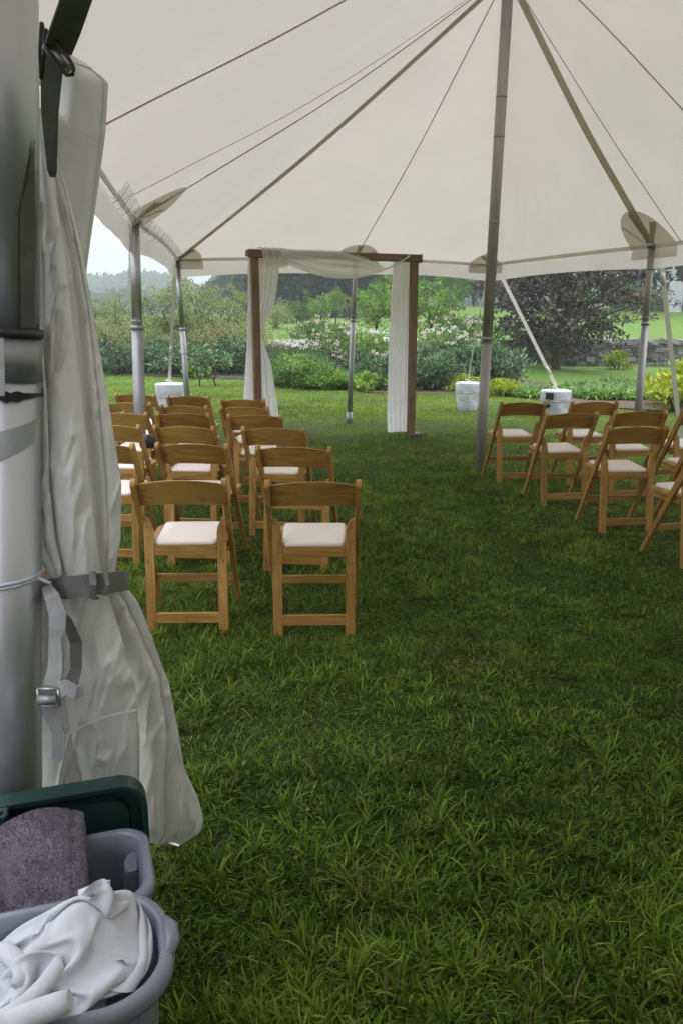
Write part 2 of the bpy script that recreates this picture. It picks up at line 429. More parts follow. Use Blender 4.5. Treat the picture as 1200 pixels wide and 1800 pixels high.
# ------------------------------------------------------------------ grass
M_grass = leaf_mat('grass_blade', [(0.0, (0.042, 0.076, 0.007)), (0.30, (0.118, 0.192, 0.016)), (0.6, (0.205, 0.315, 0.032)), (0.84, (0.31, 0.41, 0.05)), (0.9, (0.17, 0.13, 0.06)), (1.0, (0.28, 0.20, 0.11))], 0.55, 0.32, 0.25, objvar=0.0)
def blades(n, y0, y1, seg, h0, wd, spread, seed, hx=0.46, pad=0.9, lod=1.0, tuft=0):
    rg = np.random.default_rng(seed)
    # density falls with distance: sample y with weight ~ width/y^1.3
    yy = rg.uniform(0, 1, n * 3)
    y = y0 * (y1 / y0) ** yy
    x = rg.uniform(-1, 1, n * 3) * (hx * y + pad)
    keep = rg.uniform(0, 1, n * 3) < (0.35 + 0.65 * (y0 / y)) if lod == 1.0 else np.ones(n * 3, bool)
    ok = keep & (y < bed_y(x) - 0.02 + 0.15 * vnoise(x * 4, y * 4, 3))
    x = x[ok][:n]; y = y[ok][:n]; n = len(x)
    if tuft:
        sel = fbm(x * 1.9 + 5, y * 1.9, 15) > 0.44
        x = x[sel][:n // tuft]; y = y[sel][:n // tuft]
        ts_ = np.repeat(rg.uniform(0.55, 1.25, len(x)), tuft); tc_ = np.repeat(rg.normal(0, 0.12, len(x)), tuft); td_ = np.repeat(rg.uniform(0, 2 * PI, len(x)), tuft)
        x = np.repeat(x, tuft); y = np.repeat(y, tuft); n = len(x)
        ra = rg.uniform(0, 2 * PI, n); rr_ = np.abs(rg.normal(0, 0.010, n)); x = x + np.cos(ra) * rr_; y = y + np.sin(ra) * rr_
    clump = fbm(x * 2.4, y * 2.4, 21)
    patch = fbm(x * 0.9 + 3, y * 0.9, 31)
    dry = sstep(0.62, 0.74, fbm(x * 1.5 + 9, y * 1.5, 41))
    tread = sstep(0.62, 0.42, fbm(x * 0.8 + 2, y * 0.5, 71)) * 0.35
    worn = (1 - tread) * (1 - 0.6 * sstep(0.62, 0.75, fbm(x * 1.1 + 19, y * 1.1, 51)))
    clump2 = fbm(x * 6.5, y * 6.5, 24)
    h = h0 * (0.15 + 0.7 * clump + 0.8 * clump2 ** 1.5 + 0.5 * rg.uniform(0, 1, n) ** 2) * worn
    near = 1 + 0.35 * sstep(3.0, 1.4, y)
    h = h * near
    w = wd * rg.uniform(0.6, 1.3, n)
    # blades lean in locally shared directions plus much scatter
    dirn = 2 * PI * fbm(x * 3.3, y * 3.3, 61) * 2.2 + rg.normal(0, 1.7, n)
    if tuft: dirn = ra + rg.normal(0, 0.35, n) + 0.5 * np.sin(td_); h = h * ts_
    lean = np.clip(rg.normal(0.85, 0.42, n) * spread, 0.05, 2.2)
    curl = rg.normal(0.7, 0.5, n) * spread
    twist = rg.normal(0, 1.1, n)
    z0 = hgt(x, y) - 0.005
    ts = np.linspace(0, 1, seg + 1)
    P = []; cx = np.zeros(n); cy = np.zeros(n); cz = np.zeros(n)
    ang0 = lean * 0.35
    pts = [np.stack([x, y, z0], -1)]
    for k in range(1, seg + 1):
        a = np.minimum(ang0 + (lean * 0.65 + curl * 0.6) * (k / seg), 2.0)
        d = dirn + twist * (k / seg)
        st = h / seg
        cx = cx + np.sin(a) * np.cos(d) * st; cy = cy + np.sin(a) * np.sin(d) * st; cz = cz + np.cos(a) * st
        cz = np.maximum(cz, 0.006 + 0.004 * k)
        pts.append(np.stack([x + cx, y + cy, z0 + cz], -1))
    sa = dirn + PI / 2 + rg.normal(0, 0.5, n)
    side = np.stack([np.cos(sa), np.sin(sa), np.zeros(n)], -1)
    vs = []
    for k in range(seg):
        ww = (w * (1 - 0.35 * (k / seg)) / 2)[:, None]
        vs += [pts[k] - side * ww, pts[k] + side * ww]
    vs.append(pts[seg])
    nv = 2 * seg + 1
    V = np.stack(vs, 1).reshape(-1, 3)
    base = (np.arange(n) * nv)[:, None]
    T = []
    for k in range(seg - 1):
        T += [[2 * k, 2 * k + 1, 2 * k + 3], [2 * k, 2 * k + 3, 2 * k + 2]]
    T.append([2 * seg - 2, 2 * seg - 1, 2 * seg])
    T = np.array(T)
    F = (base[:, :, None] + T[None]).reshape(-1, 3)
    tint = 0.0 + 0.55 * patch + 0.12 * sstep(3.5, 8.0, y) + 0.45 * (clump2 - 0.5) + 0.2 * (clump - 0.5) + rg.normal(0.02, 0.19, n)
    if tuft: tint = tint + tc_ + 0.10
    tint = np.clip(tint, 0, 0.83)
    isdry = rg.uniform(0, 1, n) < (0.02 + 0.22 * dry)
    tint = np.where(isdry, rg.uniform(0.84, 1.0, n), tint)
    return V, F, np.repeat(tint, len(T))
def add_grass():
    sets = [blades(105000, 0.95, 3.9, 3, 0.052, 0.0054, 1.35, 1, lod=0.5),
            blades(46000, 0.95, 4.2, 4, 0.088, 0.0058, 0.95, 11, tuft=13),
            blades(40000, 3.6, 8.0, 3, 0.070, 0.0066, 0.95, 12, tuft=10, lod=0.5),
            blades(2500, 0.95, 4.5, 4, 0.09, 0.0062, 1.3, 7),
            blades(175000, 3.1, 7.0, 2, 0.046, 0.0066, 1.3, 2, lod=0.5),
            blades(270000, 6.5, 13.5, 1, 0.046, 0.014, 0.8, 3, lod=0.5),
            blades(190000, 12.8, 24.5, 1, 0.048, 0.019, 0.7, 4, lod=0.5, pad=1.5)]
    off = 0; Vs = []; Fs = []; Ts = []
    for V, F, T in sets:
        Vs.append(V); Fs.append(F + off); Ts.append(T); off += len(V)
    me = mesh_np('grass', np.concatenate(Vs), np.concatenate(Fs), 3, np.concatenate(Ts), mat=M_grass)
    link('grass', me, kind='stuff', label='thick uneven green grass blades covering the lawn under the tent', category='grass')
add_grass()

# ------------------------------------------------------------------ tent
CP = Vector((1.50, 8.12, 4.56))        # far peak
C2 = Vector((3.25, 1.2, 4.6))          # near peak, behind the picture edge
C3 = Vector((4.2, -2.8, 4.5))
TOP = {'A': Vector((-0.74, 1.40, 2.30)), 'B': Vector((-1.72, 7.0, 2.31)), 'C': Vector((-2.28, 11.6, 2.35)),
       'D': Vector((0.21, 12.2, 2.42)), 'E': Vector((2.25, 12.6, 2.35)), 'F': Vector((3.36, 9.07, 2.30)),
       'G': Vector((5.0, 5.4, 2.3)), 'H': Vector((6.6, 0.6, 2.3)), 'I': Vector((6.2, -5.2, 2.3)), 'J': Vector((2.8, -6.4, 2.3)), 'K': Vector((-0.2, -3.6, 2.3))}
def panel_fn(p0, p1, a0, a1, sag=0.05, belly=0.06):
    pull = 0.06 if a0 == a1 else -0.02
    L = (p1 - p0).length
    def fn(u, v):
        e = p0.lerp(p1, u); a = a0.lerp(a1, u)
        p = e.lerp(a, v)
        p = Vector(p)
        edge = math.sin(PI * u)
        p.z -= sag * 1.5 * math.sin(PI * v) ** 1.2 + belly * edge * math.sin(PI * min(1, v * 1.02)) ** 0.8 * (1 if a0 == a1 else 0.8)
        # faint tension creases that run from the corners into the panel
        cr = (1 - v) ** 2 * (math.sin(u * L * 7 + v * 7 + 2 * math.sin(u * 5)) * 0.008 + math.sin(u * L * 17 - v * 15) * 0.0035) * min(1, v * 8)
        p.z += cr
        # edge pulled in between the poles
        if v < 0.25:
            inn = (a - e); inn.z = 0; inn.normalize()
            p += inn * pull * edge * (1 - v / 0.25)
        return p
    return fn
canopy = thing('tent_canopy', 'cream white tent roof with dark seams rising to a peak over the chairs', 'tent')
PANELS = [('A', 'B', C2, CP), ('B', 'C', CP, CP), ('C', 'D', CP, CP), ('D', 'E', CP, CP), ('E', 'F', CP, CP), ('F', 'G', CP, C2),
          ('G', 'H', C2, C2), ('H', 'I', C2, C3), ('I', 'J', C3, C3), ('J', 'K', C3, C3), ('K', 'A', C3, C2)]
bvh_v = []; bvh_f = []
PF = {}
for a, b, q0, q1 in PANELS:
    fn = panel_fn(TOP[a], TOP[b], q0, q1)
    PF[a + b] = fn
    nu, nv = 64, 48
    k = len(bvh_v)
    for j in range(nv):
        for i in range(nu): bvh_v.append(fn(i / (nu - 1), j / (nv - 1)))
    for j in range(nv - 1):
        for i in range(nu - 1):
            s = k + j * nu + i
            bvh_f.append((s, s + 1, s + nu + 1, s + nu))
    mb = MB().grid(fn, nu, nv)
    bmesh.ops.remove_doubles(mb.bm, verts=list(mb.bm.verts), dist=0.0005)
    mb.build('canopy_panel', M_canvas, canopy, normals=False)
bvh = BVHTree.FromPolygons(bvh_v, bvh_f)
def roofz(x, y, default=2.3):
    r = bvh.ray_cast(Vector((x, y, 9)), Vector((0, 0, -1)))
    return r[0].z if r[0] else default
def seam(fn, u0, u1, w, name, mat, v0=0.0, v1=0.985, drop=0.008, th=0.004):
    pts = []; sides = []
    for i in range(25):
        t = v0 + (v1 - v0) * i / 24
        u = u0 + (u1 - u0) * i / 24
        p = fn(u, t); q = fn(min(1, u + 0.01), t); r = fn(max(0, u - 0.01), t)
        pts.append(p - Vector((0, 0, drop))); s = (q - r)
        s.z = 0
        sides.append(s.normalized() if s.length > 1e-6 else Vector((1, 0, 0)))
    MB().ribbon(pts, w, sides, th).build(name, mat, canopy)
seam(PF['BC'], 0, 0, 0.045, 'webbing', M_webb)
seam(PF['CD'], 0, 0, 0.085, 'webbing', M_webb)
seam(PF['DE'], 0, 0, 0.012, 'seam', M_webb)
seam(PF['EF'], 0, 0, 0.085, 'webbing', M_webb)
seam(PF['FG'], 0, 0, 0.105, 'webbing', M_webb)
seam(PF['AB'], 0.46, 0.52, 0.022, 'seam', M_webb)
seam(PF['AB'], 0.81, 0.985, 0.008, 'seam', M_webb)
seam(PF['FG'], 0.10, 0.0, 0.009, 'seam', M_webb)
seam(PF['FG'], 0.40, 0.06, 0.014, 'seam', M_webb)
# perimeter hem, laced clear band and valance
def eave(a, b, u, out=0.0, dz=0.0):
    fn = PF[a + b]; p = Vector(fn(u, 0.0))
    d = TOP[b] - TOP[a]; o = Vector((-d.y, d.x, 0)).normalized()
    return p + o * out + Vector((0, 0, dz))
for a, b, q0, q1 in PANELS:
    L = (TOP[b] - TOP[a]).length
    # outward direction is to the left of a->b for this winding
    n = int(L * 26)
    def vf(u, v, a=a, b=b, L=L):
        p = eave(a, b, u)
        d = TOP[b] - TOP[a]; o = Vector((-d.y, d.x, 0)).normalized()
        drop = 0.26 - 0.035 * math.sin(PI * u)
        rip = 0.008 * math.sin(u * L * 3.3 + 1.0) * v + 0.003 * math.sin(u * L * 11) * v * v
        return p + o * (0.035 + 0.03 * v + rip) + Vector((0, 0, -drop * v + 0.012))
    MB().grid(vf, n, 7).build('valance', M_canvas2, canopy, normals=False)
    hp = [eave(a, b, i / 30, 0.0, -0.012) for i in range(31)]
    MB().ribbon(hp, 0.05, (0, 0, 1), 0.008).build('hem_band', M_patch, canopy)
def clear_band(a, b, u0, u1):
    d = TOP[b] - TOP[a]; o = Vector((-d.y, d.x, 0)).normalized()
    L = d.length * (u1 - u0)
    def f(s, v):
        u = u0 + (u1 - u0) * s
        p = Vector(PF[a + b](u, 0.028 * (1 - v)))
        return p + Vector((0, 0, -0.02 - 0.02 * math.sin(PI * v) + 0.0025 * math.sin(s * L * 45 + 3 * math.sin(s * L * 11)) - 0.06 * v)) + o * 0.012 * v
    c = MB().grid(f, int(L * 90), 6).build('clear_window_band', M_clear, canopy, normals=False)
    mb = MB()
    for k in range(int(L / 0.3)):
        s = (k + 0.5) / int(L / 0.3)
        mb.tube([f(s + 0.012 * math.sin(k * 5), v / 4) - Vector((0, 0, 0.006)) for v in range(5)], 0.0018, 5)
    mb.tube([f(s / 20, 0.5) - Vector((0, 0, 0.008)) for s in range(21)], 0.003, 5)
    mb.build('lacing', M_webb, c)
clear_band('B', 'C', 0.05, 0.9)
clear_band('A', 'B', 0.70, 0.97)
def patch(key, rad, az0, az1, extra=None):
    p = TOP[key]
    ring = 5; na = 26
    mb = MB()
    def f(s, r):
        a = az0 + (az1 - az0) * s
        rr = rad * (0.02 + 0.98 * r)
        x = p.x + math.cos(a) * rr; y = p.y + math.sin(a) * rr
        h = bvh.ray_cast(Vector((x, y, 9)), Vector((0, 0, -1)))
        z = h[0].z if h[0] else p.z
        return Vector((x, y, z - 0.012))
    mb.grid(f, na, ring + 1).build('reinforcement_patch', M_patch, canopy, normals=False)
def dirang(a, b):
    d = TOP[b] - TOP[a]; return math.atan2(d.y, d.x)
ORDER = ['A', 'B', 'C', 'D', 'E', 'F', 'G']
for i in range(1, len(ORDER) - 1):
    k = ORDER[i]
    a1 = dirang(k, ORDER[i + 1]); a0 = dirang(k, ORDER[i - 1])
    while a0 > a1: a0 -= 2 * PI
    patch(k, {'B': 0.44}.get(k, 0.34), a0 + 0.04, a1 - 0.04)
    # webbing tabs that spread from the pole over the patch, and the half patch on the valance
    mid = (a0 + a1) / 2; p = TOP[k]
    for q in (-0.85, 0.0, 0.85):
        a = mid + q
        pts = [Vector((p.x + math.cos(a) * r, p.y + math.sin(a) * r, roofz(p.x + math.cos(a) * r, p.y + math.sin(a) * r, p.z) - 0.02)) for r in (0.03, 0.12, 0.22, 0.32)]
        MB().ribbon(pts, [0.03, 0.05, 0.07, 0.085], (-math.sin(a), math.cos(a), 0), 0.003).build('webbing_tab', M_webb, canopy)
    for sgn, (e0, e1) in ((1, (k, ORDER[i + 1])), (-1, (ORDER[i - 1], k))):
        Lp = (TOP[e1] - TOP[e0]).length
        def hf(s, v, e0=e0, e1=e1, sgn=sgn, Lp=Lp):
            u = s * 0.34 / Lp
            u = u if sgn > 0 else 1 - u
            q = eave(e0, e1, u, -0.012 + 0.03)
            q.z -= 0.15 * v - 0.005
            return q
        MB().grid(hf, 8, 4).build('valance_patch', M_patch, canopy, normals=False)

# poles ------------------------------------------------------------
def pole(label, foot, top, r, mats=(None, None), joint=0.5, rings=(), socket=True, r2=None, group='tent side poles'):
    foot = Vector(foot); top = Vector(top); d = top - foot
    foot.z = H0(foot.x, foot.y) - 0.03
    t = thing('tent_pole', label, 'pole', foot, group=group)
    L = top - foot
    r2 = r2 or r
    up, low = mats
    jp = L * joint
    MB().tube([L * 0.0, jp], r2, 20).build('lower_tube', low, t)
    MB().tube([jp - L * 0.01, L * 0.994], r, 20).build('upper_tube', up, t)
    MB().tube([jp - L.normalized() * 0.012, jp + L.normalized() * 0.022], r2 * 1.12, 20).build('collar', M_galv, t)
    for q in rings:
        MB().tube([L * q - L.normalized() * 0.006, L * q + L.normalized() * 0.006], max(r, r2) * 1.07, 20).build('joint_ring', M_aludark, t)
    if socket:
        MB().tube([L * 0, L.normalized() * 0.2], r2 * 1.25, 18).build('foot_socket', M_galv, t)
    mb = MB().tube([L * 0.985, L * 1.012], r * 1.5, 16)
    mb.tube([L * 0.99, L * 1.04], 0.009, 8)
    mb.build('top_pin', M_alu, t)
    a = math.atan2(-top.y, -top.x) + 0.6
    mb = MB(); c = L + Vector((0.035, -0.03, -0.012))
    bmesh.ops.create_icosphere(mb.bm, subdivisions=2, radius=0.017, matrix=Matrix.Translation(c))
    for f in mb.bm.faces: f.smooth = True
    mb.build('ball_lock', M_alu, t)
    return t
T = TOP
pole('tall weathered centre pole holding up the tent peak beside the aisle', (1.425, 8.14, 0), (1.51, 8.12, 4.56), 0.051, (M_aludark, M_aludark), 0.295, (0.535, 0.70, 0.775), socket=False, group=None)
pole('silver side pole with grey sleeve rising through the left chair columns', (-1.79, 7.0, 0), T['B'], 0.043, (M_alu, M_galv), 0.625, (0.65,), r2=0.050)
pole('thin silver corner pole beside the covered weight behind the left chairs', (-2.22, 11.62, 0), T['C'], 0.036, (M_alu, M_galv), 0.60, (0.46,), r2=0.04)
pole('thin silver side pole standing in the middle of the wooden arch opening', (0.115, 12.2, 0), T['D'], 0.034, (M_aludark, M_galv), 0.63, (0.66,), r2=0.040)
pole('far side pole mostly hidden behind the weathered centre pole', (2.22, 12.6, 0), T['E'], 0.03, (M_aludark, M_galv), 0.55, ())
pole('silver corner pole behind the right chairs, near the yellow shrub', (3.34, 9.0, 0), T['F'], 0.036, (M_aludark, M_galv), 0.64, (0.67, 0.89), r2=0.040)

# guy straps and covered weights --------------------------------------------
def strap(label, pts, w, name='guy_strap', side=(1, 0, 0), knot=None, rope=False, t=0.004):
    pts = [Vector(p) for p in pts]; o = pts[0]
    th = thing(name, label, 'strap', o)
    P = []
    for a, b in zip(pts, pts[1:]):
        for k in range(8): P.append(a.lerp(b, k / 8) - o)
    P.append(pts[-1] - o)
    if rope: MB().tube(P, w / 2, 8).build('rope', M_strap, th)
    else: MB().ribbon(P, w, side, t).build('webbing', M_strap, th)
    if knot is not None:
        kp = pts[0].lerp(pts[-1], knot) - o; d = (pts[-1] - pts[0]).normalized()
        mb = MB().tube([kp - d * 0.07, kp - d * 0.02, kp + d * 0.03, kp + d * 0.07], [w * 0.3, w * 0.55, w * 0.5, w * 0.3], 8)
        mb.build('ratchet_knot', M_strap, th)
    return th
def weight(label, x, y, r, h, mark=False):
    z = H0(x, y) - 0.02
    t = thing('covered_weight', label, 'weight', (x, y, z), group='white covered tent weights')
    ph = random.uniform(0, 6)
    fn = lambda a, zz: 1 + 0.035 * math.sin(4 * a + ph + zz * 9) + 0.02 * math.sin(9 * a - zz * 23) + 0.012 * math.sin(17 * a + zz * 31)
    MB().lathe([(r * 0.74, 0), (r * 0.80, 0.03), (r * 0.86, h * 0.3), (r * 0.93, h * 0.6), (r * 0.96, h * 0.72)], n=44, fn=fn).build('cover', M_bag, t)
    MB().lathe([(r * 0.99, h * 0.70), (r * 1.0, h * 0.74), (r * 1.015, h * 0.97), (r * 1.0, h * 1.0), (r * 0.9, h * 1.015), (0.001, h * 1.01)], n=44, fn=lambda a, zz: 1 + 0.012 * math.sin(7 * a + ph)).build('lid', M_bag, t)
    MB().lathe([(r * 0.985, h * 0.66), (r * 1.015, h * 0.675), (r * 0.985, h * 0.69)], n=40, fn=fn).build('cord_band', M_strap, t)
    mb = MB().tube([(r * 0.25 * math.cos(a), 0.0 + r * 0.1 * math.sin(a), h + 0.01 + 0.045 * abs(math.sin(a / 2))) for a in [k * 2 * PI / 12 for k in range(13)]], 0.009, 6)
    mb.build('top_loop', M_strap, t)
    if mark:
        MB().tube([(-r * 0.72, -r * 0.74, h * 0.55), (-r * 0.76, -r * 0.80, h * 0.52)], 0.042, 14).build('black_knob', M_black, t)
        MB().box((-r * 0.62, -r * 0.80, h * 0.85), (0.13, 0.02, 0.10), Matrix.Rotation(-0.7, 3, 'Z')).build('dark_tape', M_black, t, bevel=0.004)
    return t
weight('white covered weight on the lawn just right of the wooden arch', 2.22, 14.15, 0.215, 0.50)
weight('white covered weight with a black knob, behind the right chairs', 3.35, 12.55, 0.235, 0.47, True)
weight('white covered weight between the two left silver poles, behind the chairs', -2.72, 12.75, 0.225, 0.58)
b1 = Vector((2.22, 14.15, 0.50)); b2 = Vector((3.35, 12.55, 0.48)); b3 = Vector((-2.72, 12.75, 0.6))
strap('thin pale guy rope from the far canopy edge to the weight right of the arch', [T['E'] + Vector((-0.02, 0.05, -0.05)), b1 + Vector((0.0, 0, 0.04))], 0.016, 'guy_rope', rope=True, knot=0.78)
strap('slack second guy rope doubled beside the centre pole above the right-hand weight', [T['E'] + Vector((0.02, 0.06, -0.1)), Vector((2.17, 13.45, 1.25)), b1 + Vector((0.02, 0.0, 0.04))], 0.011, 'guy_rope', rope=True)
strap('wide slanting guy strap from beside the centre pole down to the knobbed weight', [T['E'] + Vector((0.12, 0.0, -0.08)), b2 + Vector((0.0, 0, 0.03))], 0.055, side=(1, 0.2, 0.3), knot=0.86)
strap('pale guy strap running down to the weight beside the thin corner pole', [T['C'] + Vector((-0.05, 0.1, -0.05)), b3], 0.05, knot=0.72)
strap('wide white guy strap slanting off the right pole past the picture edge', [T['F'] + Vector((0.11, 0.05, -0.05)), Vector((4.25, 9.9, 0.0))], 0.055, side=(1, 0, 0), knot=0.13)
strap('grey guy strap hanging close along the left sleeve pole', [T['B'] + Vector((-0.03, 0.04, -0.08)), Vector((-1.83, 7.2, 1.75)), Vector((-1.86, 7.45, 1.0)), Vector((-1.90, 7.6, 0.62))], 0.055, side=(1, -0.3, 0))
mb_t = thing('power_cable', 'thin grey cable hanging from the sleeve pole over the left chair backs', 'cable', (-1.88, 7.5, 0.62))
MB().tube([(0, 0, 0.03), (-0.02, -0.5, 0.1), (-0.06, -0.9, 0.05), (-0.13, -1.15, 0.02), (-0.2, -1.3, -0.08)], 0.006, 6).build('cable', M_galv, mb_t)
MB().lathe([(0.001, -0.05), (0.05, -0.045), (0.062, 0), (0.05, 0.05), (0.001, 0.055)], (0.42, -1.55, -0.02), 14, fn=lambda a, z: 1 + 0.1 * math.sin(5 * a + z * 60)).build('black_plug_bundle', M_black, mb_t)

# ------------------------------------------------------------------ chairs
def rounded_poly(pts, r, n=4):
    out = []
    m = len(pts)
    for i in range(m):
        p = Vector(pts[i]).to_2d() if len(pts[i]) > 2 else Vector(pts[i]); a = Vector(pts[i - 1]); b = Vector(pts[(i + 1) % m])
        rr = r[i] if hasattr(r, '__len__') else r
        u = (a - p).normalized() * rr; v = (b - p).normalized() * rr
        if rr == 0: out.append(tuple(p)); continue
        for k in range(n + 1):
            t = k / n
            q = (p + u) * (1 - t) ** 2 + p * 2 * t * (1 - t) + (p + v) * t ** 2
            out.append(tuple(q))
    return out
PT = (-0.235, 0.785)    # post top (y, z)
FF = (0.205, 0.0)       # front foot
RT = (-0.125, 0.575)    # rear leg top
RF = (-0.185, 0.0)      # rear foot
def make_chair():
    t = thing('folding_chair', 'wooden folding chair', 'chair')
    for s in (-1, 1):
        # long side rail: back post at the top, front leg at the bottom
        d = Vector((0, PT[0] - FF[0], PT[1] - FF[1])); dn = d.normalized(); nrm = Vector((0, -dn.z, dn.y))
        x0 = 0.208 * s
        hw = 0.018
        ol = [(FF[0] - hw, FF[1]), (FF[0] + hw, FF[1]), (PT[0] + hw + 0.006, PT[1] - 0.03), (PT[0] + 0.012, PT[1]), (PT[0] - 0.018, PT[1] - 0.002), (PT[0] - hw - 0.012, PT[1] - 0.03)]
        MB().prism(rounded_poly(ol, [0, 0, .012, .014, .014, .012], 3), 0.024, 'yz', x0 - 0.012).build('leg', M_woodz, t, bevel=0.0025)
        x1 = 0.174 * s
        # rear leg: upright board with a rounded top, widest face to the back
        ol = [(x1 - 0.023, 0.0), (x1 + 0.023, 0.0), (x1 + 0.024, RT[1] - (0.005 if s > 0 else 0.05)), (x1 + 0.0, RT[1]) if False else (x1 + 0.018 * s, RT[1]), (x1 - 0.024, RT[1] - (0.05 if s > 0 else 0.005))]
        if s > 0:
            ol = [(x1 - 0.023, 0.0), (x1 + 0.023, 0.0), (x1 + 0.023, RT[1]), (x1 + 0.004, RT[1]), (x1 - 0.023, RT[1] - 0.055)]
            rd = [0, 0, .008, .02, .03]
        else:
            ol = [(x1 - 0.023, 0.0), (x1 + 0.023, 0.0), (x1 + 0.023, RT[1] - 0.055), (x1 - 0.004, RT[1]), (x1 - 0.023, RT[1])]
            rd = [0, 0, .03, .02, .008]
        mb = MB().prism(rounded_poly(ol, rd, 4), 0.022, 'xz', -0.011)
        sh = (RT[0] - RF[0]) / RT[1]
        for v in mb.bm.verts: v.co.y += RF[0] + v.co.z * sh
        rl = mb.build('leg', M_woodz, t, bevel=0.0025)
        for zz in (RT[1] - 0.045, 0.36):
            y = RF[0] + zz * sh - 0.0125
            MB().tube([(x1 + 0.006 * s, y, zz), (x1 + 0.006 * s, y + 0.004, zz)], 0.0034, 8).build('screw', M_screw, rl)
    # backrest: crowned slat, bowed backwards
    n = 18; mb = MB(); rows = []
    th = 0.013
    for i in range(n + 1):
        u = i / n; x = -0.197 + 0.394 * u; a = math.sin(PI * u)
        zt = 0.752 + 0.026 * a ** 0.8 * (1 if True else 0)
        zb = 0.640 + 0.010 * a
        bow = -0.024 * a
        yT = PT[0] + (PT[1] - zt) / (PT[1]) * (FF[0] - PT[0]) + bow
        yB = PT[0] + (PT[1] - zb) / (PT[1]) * (FF[0] - PT[0]) + bow
        rows.append([mb.bm.verts.new((x, yT - th / 2, zt)), mb.bm.verts.new((x, yT + th / 2, zt)), mb.bm.verts.new((x, yB + th / 2, zb)), mb.bm.verts.new((x, yB - th / 2, zb))])
    for a, b in zip(rows, rows[1:]):
        for k in range(4):
            f = mb.bm.faces.new((a[k], a[(k + 1) % 4], b[(k + 1) % 4], b[k])); f.smooth = False
    mb.bm.faces.new(list(reversed(rows[0]))); mb.bm.faces.new(rows[-1])
    mb.build('backrest', M_woodx, t, bevel=0.002)
    # seat board with rounded front corners, tilted a little down to the back
    def tilt(mb, z0):
        for v in mb.bm.verts: v.co.z = v.co.z + z0 + (v.co.y + 0.15) * 0.05
    ol = [(-0.150, -0.168), (0.150, -0.168), (0.194, -0.10), (0.194, 0.205), (-0.194, 0.205), (-0.194, -0.10)]
    ol = [(-0.149, -0.150), (0.149, -0.150), (0.149, -0.115), (0.193, -0.07), (0.193, 0.20), (-0.193, 0.20), (-0.193, -0.07), (-0.149, -0.115)]
    mb = MB().prism(rounded_poly(ol, [.004, .004, .004, .01, .035, .035, .01, .004], 4), 0.020, 'xy', 0); tilt(mb, 0.418)
    mb.build('seat', M_woodx, t, bevel=0.003)
    MB().box((0, -0.143, 0.403), (0.302, 0.018, 0.028)).build('seat_rail', M_woodx, t, bevel=0.002)
    for s in (-1, 1):
        MB().box((s * 0.182, 0.035, 0.408), (0.018, 0.29, 0.024)).build('seat_rail', M_woodx, t, bevel=0.002)
    ol = [(-0.146, -0.142), (0.146, -0.142), (0.158, 0.19), (-0.158, 0.19)]
    mb = MB()
    base = rounded_poly(ol, 0.03, 5)
    rings = []
    for (k, z) in ((1.0, 0.0), (1.010, 0.006), (1.002, 0.013), (0.98, 0.018), (0.92, 0.0205), (0.6, 0.0225), (0.25, 0.023)):
        rings.append([mb.bm.verts.new((x * k, (y - 0.024) * k + 0.024, z)) for x, y in base])
    m = len(base)
    for a, b in zip(rings, rings[1:]):
        for k in range(m):
            f = mb.bm.faces.new((a[k], a[(k + 1) % m], b[(k + 1) % m], b[k])); f.smooth = True
    mb.bm.faces.new(list(reversed(rings[0]))); f = mb.bm.faces.new(rings[-1]); f.smooth = True
    tilt(mb, 0.4385)
    mb.build('cushion', M_cush, t)
    # stretchers
    def yp(z): return FF[0] + (PT[0] - FF[0]) * z / PT[1]
    MB().box((0, yp(0.20) , 0.20), (0.394, 0.018, 0.042)).build('stretcher', M_woodx, t, bevel=0.002)
    sh = (RT[0] - RF[0]) / RT[1]
    MB().box((0, RF[0] + 0.085 * sh, 0.082), (0.303, 0.018, 0.052)).build('stretcher', M_woodx, t, bevel=0.002)
    MB().tube([(-0.2, yp(0.375) + 0.004, 0.375), (0.2, yp(0.375) + 0.004, 0.375)], 0.004, 8).build('hinge_rod', M_screw, t)
    return t
chair0 = make_chair()
used = [False]
def put_chair(mx, my, yaw, label, group):
    """mx, my: plan position of the middle of the back's top edge"""
    a = math.radians(yaw)
    f = Vector((-math.sin(a), math.cos(a)))
    x = mx + f.x * 0.235; y = my + f.y * 0.235
    z = H0(x, y) - 0.006
    if not used[0]:
        used[0] = True; o = chair0; o.location = (x, y, z); o.rotation_euler = (0, 0, a)
        o['label'] = label; o['group'] = group
    else:
        o = dup(chair0, (x, y, z), a, label=label, group=group)
    o.rotation_euler = (random.uniform(-.006, .006), random.uniform(-.008, .008), a)
    return o
GL = 'wooden folding chairs in the left block'
GR = 'wooden folding chairs in the right block'
